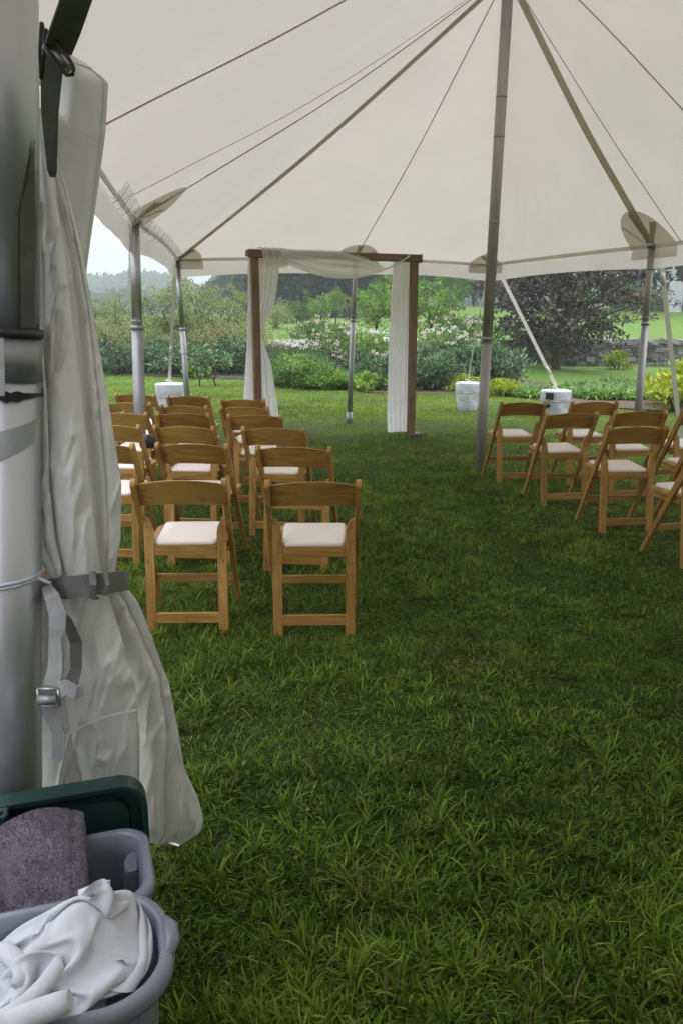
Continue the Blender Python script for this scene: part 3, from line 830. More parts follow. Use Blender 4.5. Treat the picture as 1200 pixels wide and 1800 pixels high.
LEFT = [
 (-0.13, 3.57, 1, 'honey wood folding chair nearest the camera, on the aisle side of the left block'),
 (-0.28, 4.53, -7, 'folding chair directly in front of the nearest aisle-side chair of the left block'),
 (-0.46, 5.36, -8, 'aisle-side folding chair in the third row from the camera, left block'),
 (-0.68, 6.30, -4, 'aisle-side folding chair in the fourth row from the camera, left block'),
 (-0.85, 7.00, -8, 'aisle-side folding chair in the second row from the arch, left block'),
 (-0.95, 7.72, -7, 'aisle-side folding chair closest to the left arch post, left block'),
 (-0.745, 3.60, 1, 'folding chair nearest the tied-back curtain, a knot mark on its backrest'),
 (-0.88, 4.66, -6, 'folding chair directly in front of the one beside the curtain, left block'),
 (-1.09, 5.50, -8, 'middle-column folding chair in the third row from the camera, left block'),
 (-1.29, 6.48, -5, 'middle-column folding chair in the fourth row from the camera, left block'),
 (-1.40, 7.10, -10, 'middle-column folding chair in the second row from the arch, left block'),
 (-1.53, 8.00, -8, 'farthest middle-column folding chair, just before the white covered weight'),
 (-1.36, 3.66, 6, 'folding chair almost wholly hidden behind the curtain at its tie'),
 (-1.45, 4.72, -4, 'outer folding chair half hidden by the curtain bulge, second row from the camera'),
 (-1.65, 5.68, -5, 'outer folding chair in the third row, its left side behind the curtain edge'),
 (-1.79, 6.52, -8, 'outer folding chair just in front of the silver sleeve pole'),
 (-1.95, 7.30, -8, 'outer folding chair crossed by the sleeve pole, fifth row from the camera'),
 (-2.12, 8.25, -12, 'farthest outer folding chair of the left block, behind the sleeve pole'),
]
for a in LEFT: put_chair(*a, GL)
RIGHT = [
 (1.66, 7.34, 8, 'folding chair right beside the foot of the weathered centre pole'),
 (1.84, 6.37, 7, 'aisle-side folding chair in the second row from the arch, right block'),
 (2.05, 5.51, 6, 'aisle-side folding chair in the right block with its whole back in view, nearest the camera'),
 (2.29, 4.70, 15, 'folding chair cut by the right picture edge, nearest the camera in the right block'),
 (2.29, 7.24, 6, 'folding chair beside the knobbed white weight, farthest row of the right block'),
 (2.43, 6.48, 4, 'folding chair standing in front of the right silver corner pole'),
 (2.72, 5.66, 12, 'folding chair at the right picture edge, seat visible behind the nearest one'),
 (3.02, 6.62, 12, 'folding chair at the right picture edge, farthest back of those cut off'),
]
for a in RIGHT: put_chair(*a, GR)

# ------------------------------------------------------------------ wedding arch
AL = Vector((-1.04, 9.97, 0)); AR = Vector((0.93, 10.68, 0))
AW = (AR - AL).length; ARZ = math.atan2(AR.y - AL.y, AR.x - AL.x); AH = 2.33
arch = thing('wedding_arch', 'square brown timber wedding arch standing on the lawn past the chairs', 'arch', (AL.x, AL.y, H0(AL.x, AL.y)), ARZ)
for x in (0, AW):
    MB().box((x, 0, AH / 2 - 0.01), (0.088, 0.088, AH - 0.02)).build('post', M_arch, arch, bevel=0.004)
    MB().box((x + (0.03 if x else -0.02), -0.02, 0.03), (0.17, 0.24, 0.03)).build('foot_plate', M_archx, arch, bevel=0.004)
MB().box((AW / 2, -0.056, AH - 0.045), (AW + 0.12, 0.024, 0.085)).build('beam', M_archx, arch, bevel=0.003)
MB().box((AW / 2, 0.056, AH - 0.045), (AW + 0.12, 0.024, 0.085)).build('beam', M_archx, arch, bevel=0.003)
MB().box((-0.075, 0, AH - 0.04), (0.03, 0.16, 0.07)).build('end_block', M_archx, arch, bevel=0.003)
MB().box((AW + 0.045 + 0.02, 0, AH - 0.05), (0.03, 0.16, 0.10)).build('end_block', M_archx, arch, bevel=0.003)
def drape(label, fn, nu, nv, mat, name='arch_drape'):
    t = thing(name, label, 'drape', (AL.x, AL.y, H0(AL.x, AL.y)), ARZ)
    MB().grid(fn, nu, nv).build('voile', mat, t, normals=False)
    return t
def left_fn(u, v):
    z = 0.03 + (AH + 0.02 - 0.03) * v
    xl = np.interp(z, [0, 0.6, 1.33, 2.0, AH + .02], [-0.17, -0.15, -0.09, -0.065, -0.05])
    xr = np.interp(z, [0, 0.5, 1.0, 1.25, 1.33, 1.42, 1.7, 2.0, AH + .02], [0.30, 0.27, 0.19, 0.10, 0.085, 0.11, 0.24, 0.30, 0.34])
    pinch = math.exp(-((z - 1.33) / 0.25) ** 2)
    x = xl + (xr - xl) * u
    y = 0.085 + 0.022 * (1 - 0.6 * pinch) * math.sin(u * 38 + 1.3 * math.sin(3 * z)) + 0.012 * math.sin(u * 83 + z)
    if u > 0.55: y -= 0.05 * (u - 0.55) / 0.45
    return Vector((float(x), y, z))
drape('white voile drape pinched at the waist round the left arch post', left_fn, 110, 60, M_sheer)
def right_fn(u, v):
    z = 0.05 + (AH - 0.05) * v
    xl = np.interp(z, [0, 0.3, 1.2, 2.1, AH], [-0.30, -0.31, -0.305, -0.27, -0.26])
    xr = 0.085
    x = AW + xl + (xr - xl) * u
    y = 0.08 + 0.022 * math.sin(u * 36 + 0.8 * math.sin(2 * z)) + 0.01 * math.sin(u * 79 - z * 2)
    return Vector((float(x), y, z))
drape('straight white voile drape hanging behind the right arch post', right_fn, 110, 40, M_sheer)
def swag_fn(u, v):
    x = 0.30 + (AW - 0.42) * u
    bot = AH + 0.02 - 0.34 * math.sin(PI * (0.10 + 0.87 * u)) ** 0.75 + 0.0
    top = AH + 0.012 - 0.27 * sstep(0.42, 1.0, u) ** 1.2
    top = max(float(top), bot + 0.02)
    z = bot + (top - bot) * v
    y = -0.085 - 0.05 * math.sin(PI * v) - 0.022 * math.sin(v * 22 + 4 * u) * (0.5 + 0.5 * math.sin(PI * u)) - 0.01 * math.sin(v * 47 + 7 * u)
    return Vector((x, y, z))
drape('sheer cream swag looped along the front of the arch beam', swag_fn, 70, 60, M_sheer2, 'arch_swag')
def cap_fn(u, v):
    # gathered cloth thrown over the beam at its left end, hanging in front and behind
    a = v * 2 - 1
    x = 0.06 + 0.33 * u + 0.02 * math.sin(9 * v)
    rip = 0.014 * math.sin(u * 26) + 0.006 * math.sin(u * 55)
    if abs(a) < 0.25: return Vector((x, a / 0.25 * 0.085, AH + 0.012 + rip * 0.5 + 0.01 * math.cos(a * 6)))
    s = (abs(a) - 0.25) / 0.75; sg = 1 if a > 0 else -1
    return Vector((x, sg * (0.085 + 0.01 * s) + rip, AH + 0.01 - (0.16 + 0.05 * u) * s))
drape('gathered sheer cloth thrown over the left end of the arch beam', cap_fn, 50, 30, M_sheer2, 'arch_swag')

# unseen sidewalls added behind the viewer to darken the near grass
for a, c_, lb in (('H', 'I', 'added unseen sidewall closing the right rear side of the tent, behind the viewer'), ('I', 'J', 'added unseen sidewall closing the rear corner of the tent, behind the viewer'), ('J', 'K', 'added unseen sidewall closing the end of the tent, behind the viewer'), ('K', 'A', 'added unseen sidewall closing the left rear side of the tent, behind the viewer')):
    th_ = thing('unseen_sidewall', lb, 'sidewall', (TOP[a].x, TOP[a].y, 0))
    pa, pc = TOP[a], TOP[c_]
    if a == 'K': pc = pa.lerp(pc, 0.86)
    MB().grid(lambda u, v: Vector((pa.x + (pc.x - pa.x) * u, pa.y + (pc.y - pa.y) * u, 0)) + Vector((0.05 * math.sin(u * 60), 0.05 * math.cos(u * 60), 2.26 * v + 0.03)) - Vector((pa.x, pa.y, 0)), 120, 6).build('wall_sheet', M_wallv, th_, normals=False)
# ------------------------------------------------------------------ planting
M_bark = noisy('bark', [(0.3, (0.035, 0.027, 0.02)), (0.7, (0.10, 0.08, 0.06))], 14, 0.9, bump=0.8, bscale=30, stretch=(1, 1, 0.25), spec=0.1)
G = dict(
 fresh=leaf_mat('fresh_green_leaf', [(0.0, (0.055, 0.12, 0.012)), (0.5, (0.14, 0.28, 0.032)), (1.0, (0.28, 0.44, 0.08))]),
 mid=leaf_mat('mid_green_leaf', [(0.0, (0.028, 0.07, 0.014)), (0.5, (0.075, 0.16, 0.030)), (1.0, (0.16, 0.28, 0.06))]),
 dark=leaf_mat('dark_evergreen_leaf', [(0.0, (0.010, 0.024, 0.011)), (0.5, (0.022, 0.050, 0.022)), (1.0, (0.045, 0.085, 0.038))], 0.55, 0.15),
 blue=leaf_mat('blue_green_leaf', [(0.0, (0.020, 0.055, 0.020)), (0.5, (0.078, 0.155, 0.055)), (1.0, (0.22, 0.34, 0.15))], 0.4, 0.2, 0.5),
 olive=leaf_mat('olive_russet_leaf', [(0.0, (0.05, 0.08, 0.018)), (0.4, (0.18, 0.26, 0.065)), (0.75, (0.33, 0.40, 0.13)), (1.0, (0.26, 0.17, 0.10))]),
 copper=leaf_mat('copper_leaf', [(0.0, (0.020, 0.014, 0.014)), (0.35, (0.055, 0.032, 0.032)), (0.62, (0.060, 0.078, 0.034)), (0.85, (0.15, 0.080, 0.072)), (1.0, (0.24, 0.16, 0.145))], 0.38, 0.15, 0.6, objvar=0.0),
 yellow=leaf_mat('yellow_green_leaf', [(0.0, (0.14, 0.20, 0.015)), (0.5, (0.38, 0.46, 0.035)), (1.0, (0.62, 0.62, 0.08))]),
 wood=leaf_mat('distant_tree_leaf', [(0.0, (0.020, 0.046, 0.016)), (0.5, (0.045, 0.095, 0.032)), (1.0, (0.09, 0.15, 0.055))]),
 pink=leaf_mat('pale_pink_petal', [(0.0, (0.62, 0.44, 0.34)), (0.5, (0.74, 0.62, 0.50)), (1.0, (0.84, 0.78, 0.70))], 0.6, 0.35),
 white=leaf_mat('white_petal', [(0.0, (0.62, 0.60, 0.54)), (0.5, (0.80, 0.78, 0.74)), (1.0, (0.9, 0.88, 0.86))], 0.6, 0.35),
)
def rand_dirs(n, rg, up=0.0):
    d = rg.normal(0, 1, (n, 3)); d[:, 2] += up
    return d / np.linalg.norm(d, axis=1, keepdims=True)
def leaves_at(P, D, L, W, rg, tint, fold=0.12):
    """kite leaves at points P, pointing along D; two triangles each"""
    n = len(P)
    R = rg.normal(0, 1, (n, 3)); S = np.cross(D, R); S /= np.linalg.norm(S, axis=1, keepdims=True) + 1e-9
    Nn = np.cross(S, D)
    L = L[:, None]; W = W[:, None]
    a = P; b = P + D * L * 0.5 + S * W * 0.5 - Nn * L * fold * 0; c = P + D * L - Nn * L * fold * 1.5; d = P + D * L * 0.5 - S * W * 0.5
    V = np.stack([a, b, c, d], 1).reshape(-1, 3)
    i = (np.arange(n) * 4)[:, None]
    F = np.concatenate([i + np.array([[0, 1, 2]]), i + np.array([[0, 2, 3]])], 1).reshape(-1, 3)
    return V, F, np.repeat(tint, 2)
def merge(parts):
    Vs, Fs, Ts = [], [], []; o = 0
    for V, F, T in parts:
        Vs.append(V); Fs.append(F + o); Ts.append(T); o += len(V)
    return np.concatenate(Vs), np.concatenate(Fs), np.concatenate(Ts)
def clumps(C, R, per, L, W, rg, up=0.3, tint0=0.5, tvar=0.18, cvar=0.2, out=0.8, flat=0.75):
    """leaf clumps: centres C (m,3), radii R (m,)"""
    m = len(C); k = rg.poisson(per, m).clip(3)
    idx = np.repeat(np.arange(m), k); n = len(idx)
    d = rand_dirs(n, rg, 0.25)
    rad = R[idx] * rg.uniform(0.25, 1.0, n) ** 0.5
    P = C[idx] + d * rad[:, None] * np.array([1, 1, flat])
    D = d * out + rand_dirs(n, rg, up) * 0.9; D /= np.linalg.norm(D, axis=1, keepdims=True)
    s = rg.uniform(0.6, 1.25, n)
    t = tint0 + rg.normal(0, cvar, m)[idx] + rg.normal(0, tvar, n)
    return leaves_at(P, D, L * s, W * s, rg, np.clip(t, 0, 1))
def crown_centres(m, rx, ry, rz, z0, rg, hollow=0.55, shape='ball'):
    d = rand_dirs(m, rg, 0.15)
    r = rg.uniform(hollow, 1, m)[:, None]
    lump = 1 + 0.22 * np.sin(d[:, :1] * 5 + 1) * np.sin(d[:, 1:2] * 4 + 2) + 0.12 * rg.normal(0, 1, (m, 1)) * 0.8
    P = d * r * lump * np.array([rx, ry, rz])
    if shape == 'cone':
        t = rg.uniform(0, 1, m) ** 1.5
        a = rg.uniform(0, 2 * PI, m); q = (1 - t) * rg.uniform(0.55, 1.05, m)
        P = np.stack([rx * q * np.cos(a), ry * q * np.sin(a), -rz + 2 * rz * t], -1)
    P[:, 2] += z0
    return P
def limbs(mb, base, tips, r0, rg, bend=0.12):
    for tp in tips:
        b = Vector(base[rg.integers(len(base))]) if isinstance(base, list) else Vector(base)
        tp = Vector(tp); mid = b.lerp(tp, 0.5) + Vector((rg.normal(0, bend), rg.normal(0, bend), abs(rg.normal(0, bend)))) * (tp - b).length
        q1 = b.lerp(mid, 0.5) * 0.9 + b.lerp(tp, 0.25) * 0.1; q3 = mid.lerp(tp, 0.5)
        mb.tube([b, q1, mid, q3, tp], [r0, r0 * 0.8, r0 * 0.6, r0 * 0.4, r0 * 0.15], 6, cap=False)
def proto_tree(kind, seed, h, r, trunk_h, nclump, per, L, W, mat, shape='ball', tr=0.12, tint0=0.5, hollow=0.5, rz=None, name='tree', nlimb=12, crad=0.16):
    rg = np.random.default_rng(seed)
    rz = rz or (h - trunk_h) / 2
    C = crown_centres(nclump, r, r, rz, trunk_h + rz, rg, hollow, shape)
    R = rg.uniform(0.6, 1.3, nclump) * r * crad
    V, F, T = clumps(C, R, per, L, W, rg, tint0=tint0)
    t = thing(name, 'x', 'tree')
    link('crown', mesh_np('crown', V, F, 3, T, mat=mat), t)
    mb = MB()
    top = trunk_h + rz * (1.5 if shape == 'cone' else 0.9)
    mb.tube([(0, 0, -0.3), (0.02 * h * rg.normal(), 0.02 * h * rg.normal(), trunk_h), (0.03 * h * rg.normal() * .6, 0.02 * h, top)], [tr * 1.25, tr, tr * 0.3], 8, cap=False)
    if nlimb:
        ids = rg.choice(nclump, nlimb, replace=False)
        limbs(mb, [(0, 0, trunk_h * 0.9), (0, 0, trunk_h * 1.15), (0, 0, trunk_h + rz * 0.4)], C[ids], tr * 0.4, rg)
    mb.build('trunk', M_bark, t, normals=False)
    return t
def proto_shrub(seed, h, r, nclump, per, L, W, mat, name='shrub', nst=9, tint0=0.5, flowers=None, fmat=None, loose=0.0, ry=None, hollow=0.35, crad=0.22, fs=0.05, up=0.3):
    rg = np.random.default_rng(seed)
    C = crown_centres(nclump, r, ry or r, h * 0.5, h * 0.52, rg, hollow)
    C[:, 2] = np.maximum(C[:, 2], 0.06 * h)
    if loose: C[:, 2] += np.abs(rg.normal(0, loose, nclump)) * (C[:, 2] > h * 0.6)
    R = rg.uniform(0.6, 1.3, nclump) * r * crad
    V, F, T = clumps(C, R, per, L, W, rg, tint0=tint0, up=up)
    t = thing(name, 'x', 'shrub')
    link('foliage', mesh_np('foliage', V, F, 3, T, mat=mat), t)
    mb = MB()
    ids = rg.choice(nclump, min(nst, nclump), replace=False)
    limbs(mb, [(0.05 * r, 0, -0.05), (-0.06 * r, 0.03, -0.05), (0, -0.05 * r, -0.05)], C[ids], 0.018 + 0.006 * h, rg)
    mb.build('stem', M_bark, t, normals=False)
    if flowers:
        d = rand_dirs(flowers, rg, 0.7)
        P = d * np.array([r, ry or r, h * 0.52]) * rg.uniform(0.85, 1.1, (flowers, 1)) + np.array([0, 0, h * 0.52])
        P[:, 2] = np.maximum(P[:, 2], 0.25 * h)
        V, F, T = clumps(P, np.full(flowers, fs), 14, fs * 1.1, fs * 0.9, rg, tint0=0.5, up=0.6, flat=0.7)
        link('blossom', mesh_np('blossom', V, F, 3, T, mat=fmat), t, kind='stuff')
    return t
def proto_blades(seed, r, h, n, w, mat, name='perennial_clump', tint0=0.5, flowers=0, fmat=None, droop=1.0, ry=None, fs=0.05, fh=1.15):
    """arching strap leaves"""
    rg = np.random.default_rng(seed)
    a = rg.uniform(0, 2 * PI, n); q = rg.uniform(0, 1, n) ** 0.6
    bx = np.cos(a) * q * r * 0.75; by = np.sin(a) * q * (ry or r) * 0.75
    d = a + rg.normal(0, 0.7, n); L = h * rg.uniform(0.65, 1.25, n)
    seg = 3; pts = [np.stack([bx, by, np.zeros(n) - 0.02], -1)]
    cx = bx.copy(); cy = by.copy(); cz = np.zeros(n)
    lean = rg.uniform(0.05, 0.5, n) + 0.35 * q
    for k in range(1, seg + 1):
        an = lean + droop * (k / seg) ** 1.5 * rg.uniform(0.5, 1.3, n)
        cx = cx + np.sin(an) * np.cos(d) * L / seg; cy = cy + np.sin(an) * np.sin(d) * L / seg; cz = cz + np.cos(an) * L / seg
        pts.append(np.stack([cx, cy, np.maximum(cz, 0.02)], -1))
    sa = d + PI / 2; S = np.stack([np.cos(sa), np.sin(sa), rg.normal(0, 0.3, n)], -1)
    W = w * rg.uniform(0.6, 1.3, n)
    vs = []
    for k, f in ((0, .5), (1, 1.0), (2, .8)):
        vs += [pts[k] - S * (W * f / 2)[:, None], pts[k] + S * (W * f / 2)[:, None]]
    vs.append(pts[3])
    V = np.stack(vs, 1).reshape(-1, 3)
    T = np.array([[0, 1, 3], [0, 3, 2], [2, 3, 5], [2, 5, 4], [4, 5, 6]])
    F = ((np.arange(n) * 7)[:, None, None] + T[None]).reshape(-1, 3)
    tint = np.repeat(np.clip(tint0 + rg.normal(0, 0.2, n), 0, 1), 5)
    t = thing(name, 'x', 'plant')
    link('foliage', mesh_np('foliage', V, F, 3, tint, mat=mat), t)
    if flowers:
        a = rg.uniform(0, 2 * PI, flowers); q = rg.uniform(0, 1, flowers) ** 0.5
        P = np.stack([np.cos(a) * q * r * 1.1, np.sin(a) * q * (ry or r) * 1.1, h * fh * rg.uniform(0.75, 1.1, flowers)], -1)
        V, F, T2 = clumps(P, np.full(flowers, fs), 12, fs * 1.1, fs * 0.9, rg, tint0=0.5, up=0.5)
        link('blossom', mesh_np('blossom', V, F, 3, T2, mat=fmat), t, kind='stuff')
        mb = MB()
        for p in P[:min(flowers, 40)]: mb.tube([(p[0] * 0.6, p[1] * 0.6, 0), tuple(p)], 0.006, 4, cap=False)
        mb.build('flower_stem', G['mid'], t, normals=False)
    return t
class Kind:
    """a kind of plant: the first use takes the model itself, later ones copy it"""
    def __init__(s, protos, cat): s.p = protos; s.cat = cat; s.n = 0; s.usedp = set()
    def put(s, x, y, sc, label, group=None, sz=None, rz=None):
        i = s.n % len(s.p); s.n += 1
        o = s.p[i]
        if i in s.usedp: o = dup(o)
        s.usedp.add(i)
        o.location = (x, y, H0(x, y) - 0.02); o.rotation_euler = (0, 0, random.uniform(0, 6.28) if rz is None else rz)
        o.scale = (sc, sc, sc * (sz or 1)); o['label'] = label; o['category'] = s.cat
        if group: o['group'] = group
        REG.append((o, label))
        return o
REG = []
def ordinals():
    words = ['first', 'second', 'third', 'fourth', 'fifth', 'sixth', 'seventh', 'eighth', 'ninth', 'tenth', 'eleventh', 'twelfth', 'thirteenth', 'fourteenth', 'fifteenth', 'sixteenth', 'seventeenth', 'eighteenth', 'nineteenth', 'twentieth']
    by = {}
    for o, l in REG: by.setdefault(l, []).append(o)
    for l, os_ in by.items():
        if len(os_) < 2: continue
        os_.sort(key=lambda o: o.location.x / o.location.y)
        for i, o in enumerate(os_):
            o['label'] = l + ', ' + ('leftmost' if i == 0 else 'rightmost' if i == len(os_) - 1 else words[i] + ' from the left')
def wx(px, d):
    """world x of something seen d metres away in direction px of the view"""
    return (px - 600) / 1400 * (d * 0.985 + 0.2)

# kinds
K_airy = Kind([proto_shrub(1, 2.9, 1.5, 170, 42, 0.10, 0.046, G['olive'], nst=30, loose=0.4, hollow=0.15, crad=0.17, tint0=0.45, name='loose_shrub'),
               proto_shrub(2, 2.6, 1.6, 170, 42, 0.10, 0.046, G['olive'], nst=26, loose=0.3, hollow=0.15, crad=0.18, tint0=0.52, name='loose_shrub')], 'shrub')
K_rus = Kind([proto_shrub(3, 1.5, 1.3, 110, 30, 0.085, 0.035, G['olive'], nst=14, hollow=0.3, tint0=0.72, name='russet_shrub')], 'shrub')
K_leaf = Kind([proto_shrub(4, 0.95, 0.75, 60, 44, 0.14, 0.040, G['blue'], nst=6, hollow=0.3, name='leafy_perennial', up=0.5),
               proto_shrub(5, 0.85, 0.85, 60, 44, 0.15, 0.036, G['blue'], nst=6, hollow=0.3, name='leafy_perennial', tint0=0.4, up=0.5)], 'plant')
K_fresh = Kind([proto_shrub(6, 1.0, 0.9, 80, 34, 0.10, 0.035, G['fresh'], nst=8, name='green_shrub', tint0=0.45),
                proto_shrub(7, 1.1, 0.85, 80, 34, 0.09, 0.04, G['mid'], nst=8, name='green_shrub', tint0=0.55)], 'shrub')
K_strap = Kind([proto_blades(8, 0.55, 0.75, 420, 0.028, G['fresh'], name='daylily_clump'),
                proto_blades(9, 0.6, 0.65, 420, 0.022, G['mid'], name='daylily_clump', tint0=0.6)], 'plant')
K_low = Kind([proto_blades(10, 0.42, 0.36, 300, 0.024, G['mid'], name='low_grassy_plant', tint0=0.7, droop=1.2),
              proto_blades(11, 0.4, 0.3, 300, 0.03, G['fresh'], name='low_grassy_plant', tint0=0.4, droop=1.2)], 'plant')
K_rose = Kind([proto_shrub(12, 1.15, 0.95, 70, 26, 0.085, 0.05, G['mid'], nst=10, name='flowering_shrub', flowers=26, fmat=G['pink'], fs=0.042),
               proto_shrub(13, 1.05, 1.0, 70, 26, 0.085, 0.05, G['fresh'], nst=10, name='flowering_shrub', flowers=26, fmat=G['white'], fs=0.05, tint0=0.4)], 'shrub')
K_whitebed = Kind([proto_blades(14, 0.7, 0.6, 260, 0.02, G['mid'], name='white_flower_clump', flowers=34, fmat=G['white'], fs=0.042, fh=1.05)], 'plant')
K_pinkbed = Kind([proto_blades(15, 0.7, 0.65, 260, 0.024, G['fresh'], name='pink_flower_clump', flowers=18, fmat=G['pink'], fs=0.042, fh=1.1)], 'plant')
K_yel = Kind([proto_shrub(16, 0.55, 0.5, 40, 26, 0.09, 0.04, G['yellow'], nst=4, name='yellow_plant', tint0=0.35)], 'plant')
K_hosta = Kind([proto_shrub(17, 0.42, 0.5, 34, 18, 0.16, 0.085, G['fresh'], nst=3, name='hosta_clump', tint0=0.75, up=0.8)], 'plant')
K_tree = Kind([proto_tree('t', 18, 2.9, 1.25, 0.75, 90, 38, 0.13, 0.065, G['fresh'], name='young_tree', tr=0.06),
               proto_tree('t', 19, 3.3, 1.35, 0.8, 90, 38, 0.13, 0.065, G['fresh'], name='young_tree', tr=0.06, tint0=0.4)], 'tree')
K_con = Kind([proto_tree('c', 20, 1.9, 0.6, 0.1, 90, 24, 0.12, 0.04, G['mid'], 'cone', name='small_conifer', tr=0.05, nlimb=0, tint0=0.65)], 'tree')
K_ever = Kind([proto_tree('e', 21, 13, 3.6, 0.6, 300, 26, 0.50, 0.26, G['dark'], name='dark_evergreen_tree', tr=0.3, hollow=0.6, crad=0.17, tint0=0.45),
               proto_tree('e', 22, 12, 3.9, 0.8, 300, 26, 0.50, 0.26, G['dark'], name='dark_evergreen_tree', tr=0.3, hollow=0.6, crad=0.17, tint0=0.6)], 'tree')
K_wood = Kind([proto_tree('w', 23, 11, 4.2, 1.6, 200, 24, 0.55, 0.34, G['wood'], name='woodland_tree', tr=0.3, hollow=0.6),
               proto_tree('w', 24, 12, 3.9, 1.6, 200, 24, 0.55, 0.34, G['wood'], name='woodland_tree', tr=0.3, tint0=0.62, hollow=0.6)], 'tree')

# left bed: a loose tall shrub group, russet shrubs and a dark leafy front row
for px, d, s, lab in [(325, 25.0, 0.80, 'tall loose shrub with bare stems showing, behind the thin corner pole'),
                      (372, 26.5, 0.76, 'airy olive shrub reaching above the field line left of the arch'),
                      (268, 26.0, 0.72, 'airy olive shrub seen between the two left silver poles'),
                      (205, 27.5, 0.66, 'pale olive shrub just right of the curtain edge'),
                      (425, 28.5, 0.66, 'airy shrub peeping beside the left arch drape'),
                      (150, 27.0, 0.68, 'olive shrub partly hidden behind the curtain edge')]:
    K_airy.put(wx(px, d), d, s, lab, 'loose olive shrubs on the left')
for px, d, s, lab in [(182, 24.6, 1.0, 'russet tinged shrub nearest the curtain'), (232, 24.2, 0.95, 'russet tinged shrub behind the sleeve pole'),
                      (283, 24.0, 0.85, 'russet tinged shrub between the left poles'), (350, 24.2, 0.85, 'russet tinged shrub behind the thin corner pole'),
                      (405, 24.5, 0.95, 'russet tinged shrub left of the arch drape'), (445, 25.5, 0.8, 'russet tinged shrub behind the left arch post')]:
    K_rus.put(wx(px, d), d, s, lab, 'russet shrubs in the left bed')
for i, px in enumerate(range(150, 455, 33)):
    d = 22.9 + 0.4 * math.sin(i * 2.1)
    if i % 3 == 1: K_fresh.put(wx(px + 14, d - 0.1), d - 0.1, 0.62, 'fine leafed low bush among the dark perennials of the left bed', 'low bushes in the left bed')
    K_leaf.put(wx(px, d), d, 0.84 + 0.2 * math.sin(i * 1.7), 'dark leafy perennial in the front row of the left bed', 'dark leafy perennials, left bed')
K_hosta.put(wx(345, 22.0), 22.0, 1.0, 'pale leafy clump at the lawn edge right of the thin corner pole', 'pale hosta clumps')
# small standing shrub with two bare trunks on the lawn
st = thing('low_standard_shrub', 'low pale leafed shrub held up on two bare dark trunks on the lawn', 'shrub', (wx(365, 19.6), 19.6, H0(wx(365, 19.6), 19.6)))
rg = np.random.default_rng(77)
C = crown_centres(34, 0.75, 0.55, 0.22, 0.62, rg, 0.2)
V, F, Tt = clumps(C, np.full(34, 0.17), 22, 0.11, 0.05, rg, tint0=0.6)
link('crown', mesh_np('crown', V, F, 3, Tt, mat=G['blue']), st)
for s in (-1, 1):
    MB().tube([(0.2 * s + 0.03, 0, -0.05), (0.17 * s, 0, 0.16), (0.24 * s, 0.02, 0.30), (0.20 * s, 0, 0.6)], 0.022, 7).build('trunk', M_bark, st)

# middle bed, seen through the arch
for i, (px, d, s) in enumerate([(488, 19.8, .8), (512, 19.3, .85), (538, 19.0, .9), (562, 18.7, .85), (520, 20.4, .8), (548, 20.2, .8)]):
    K_fresh.put(wx(px, d), d, s, 'fine leafed green shrub at the bed front, inside the arch', 'front green mounds in the middle bed', sz=0.72)
for i, (px, d, s) in enumerate([(585, 18.5, .9), (600, 19.2, 1.0), (636, 18.3, .8)]):
    K_strap.put(wx(px, d), d, s, 'arching strap leaved clump beside the middle tent pole', 'strap leaved clumps near the middle pole')
for i, (px, d, s) in enumerate([(640, 19.2, 1.0), (668, 18.5, .9), (695, 18.3, .85), (742, 18.2, .95), (768, 18.3, .95), (715, 19.3, 1.0)]):
    K_leaf.put(wx(px, d), d, s * 0.85, 'blue green leafy perennial behind the right arch drape', 'leafy perennials behind the right arch drape')
K_hosta.put(wx(647, 17.7), 17.7, 0.8, 'small yellowing leafy clump at the bed edge right of the middle pole')
for px, d, s in [(478, 23.5, .9), (500, 23.0, .95), (525, 22.8, .95), (550, 22.6, .9), (575, 22.4, .85), (515, 24.6, .9), (545, 24.4, .9)]:
    K_strap.put(wx(px, d), d, s * 0.8, 'bright daylily clump, second tier of the middle bed', 'bright daylily clumps in the middle bed')
for px, d, s in [(470, 21.8, .8), (510, 21.5, .9), (522, 21.6, .8)]:
    K_yel.put(wx(px, d), d, s, 'yellow green plant beside the pinched arch drape', 'yellow plants by the left drape')
for px, d, s in [(472, 26.2, 1), (492, 26.0, 1), (512, 26.0, 1), (532, 25.8, .9), (552, 26.8, .9), (575, 25.4, .9)]:
    K_whitebed.put(wx(px, d), d, s * 0.85, 'white flowering clump in the drift behind the daylilies', 'white flower drift')
for px, d, s, lb in [(598, 25.0, 1.0, 'tall green bush left of the middle pole, dotted with pale blooms'), (640, 24.4, 1.0, 'rounded green bush right of the middle pole with pale blooms'),
                 (570, 28.0, 1.0, 'flowering bush far back at the top of the middle bed'), (668, 25.5, .9, 'flowering bush against the right drape'), (540, 29.5, .8, 'small flowering bush behind the white drift')]:
    K_rose.put(wx(px, d), d, s, lb, 'flowering bushes in the middle bed')
for px, d, s in [(622, 22.6, 1), (652, 22.4, 1), (672, 22.0, 1), (690, 23.0, 1), (600, 21.8, .7), (640, 21.0, .8), (660, 27.5, 1), (690, 27.0, 1)]:
    K_pinkbed.put(wx(px, d), d, s * 0.8, 'pale pink flowering clump right of the middle pole', 'pale pink flower clumps')
for px, d, s in [(645, 21.6, .9), (660, 20.6, .8)]:
    K_yel.put(wx(px, d), d, s, 'yellow plant among the pink flowers', 'yellow plants among pink flowers')
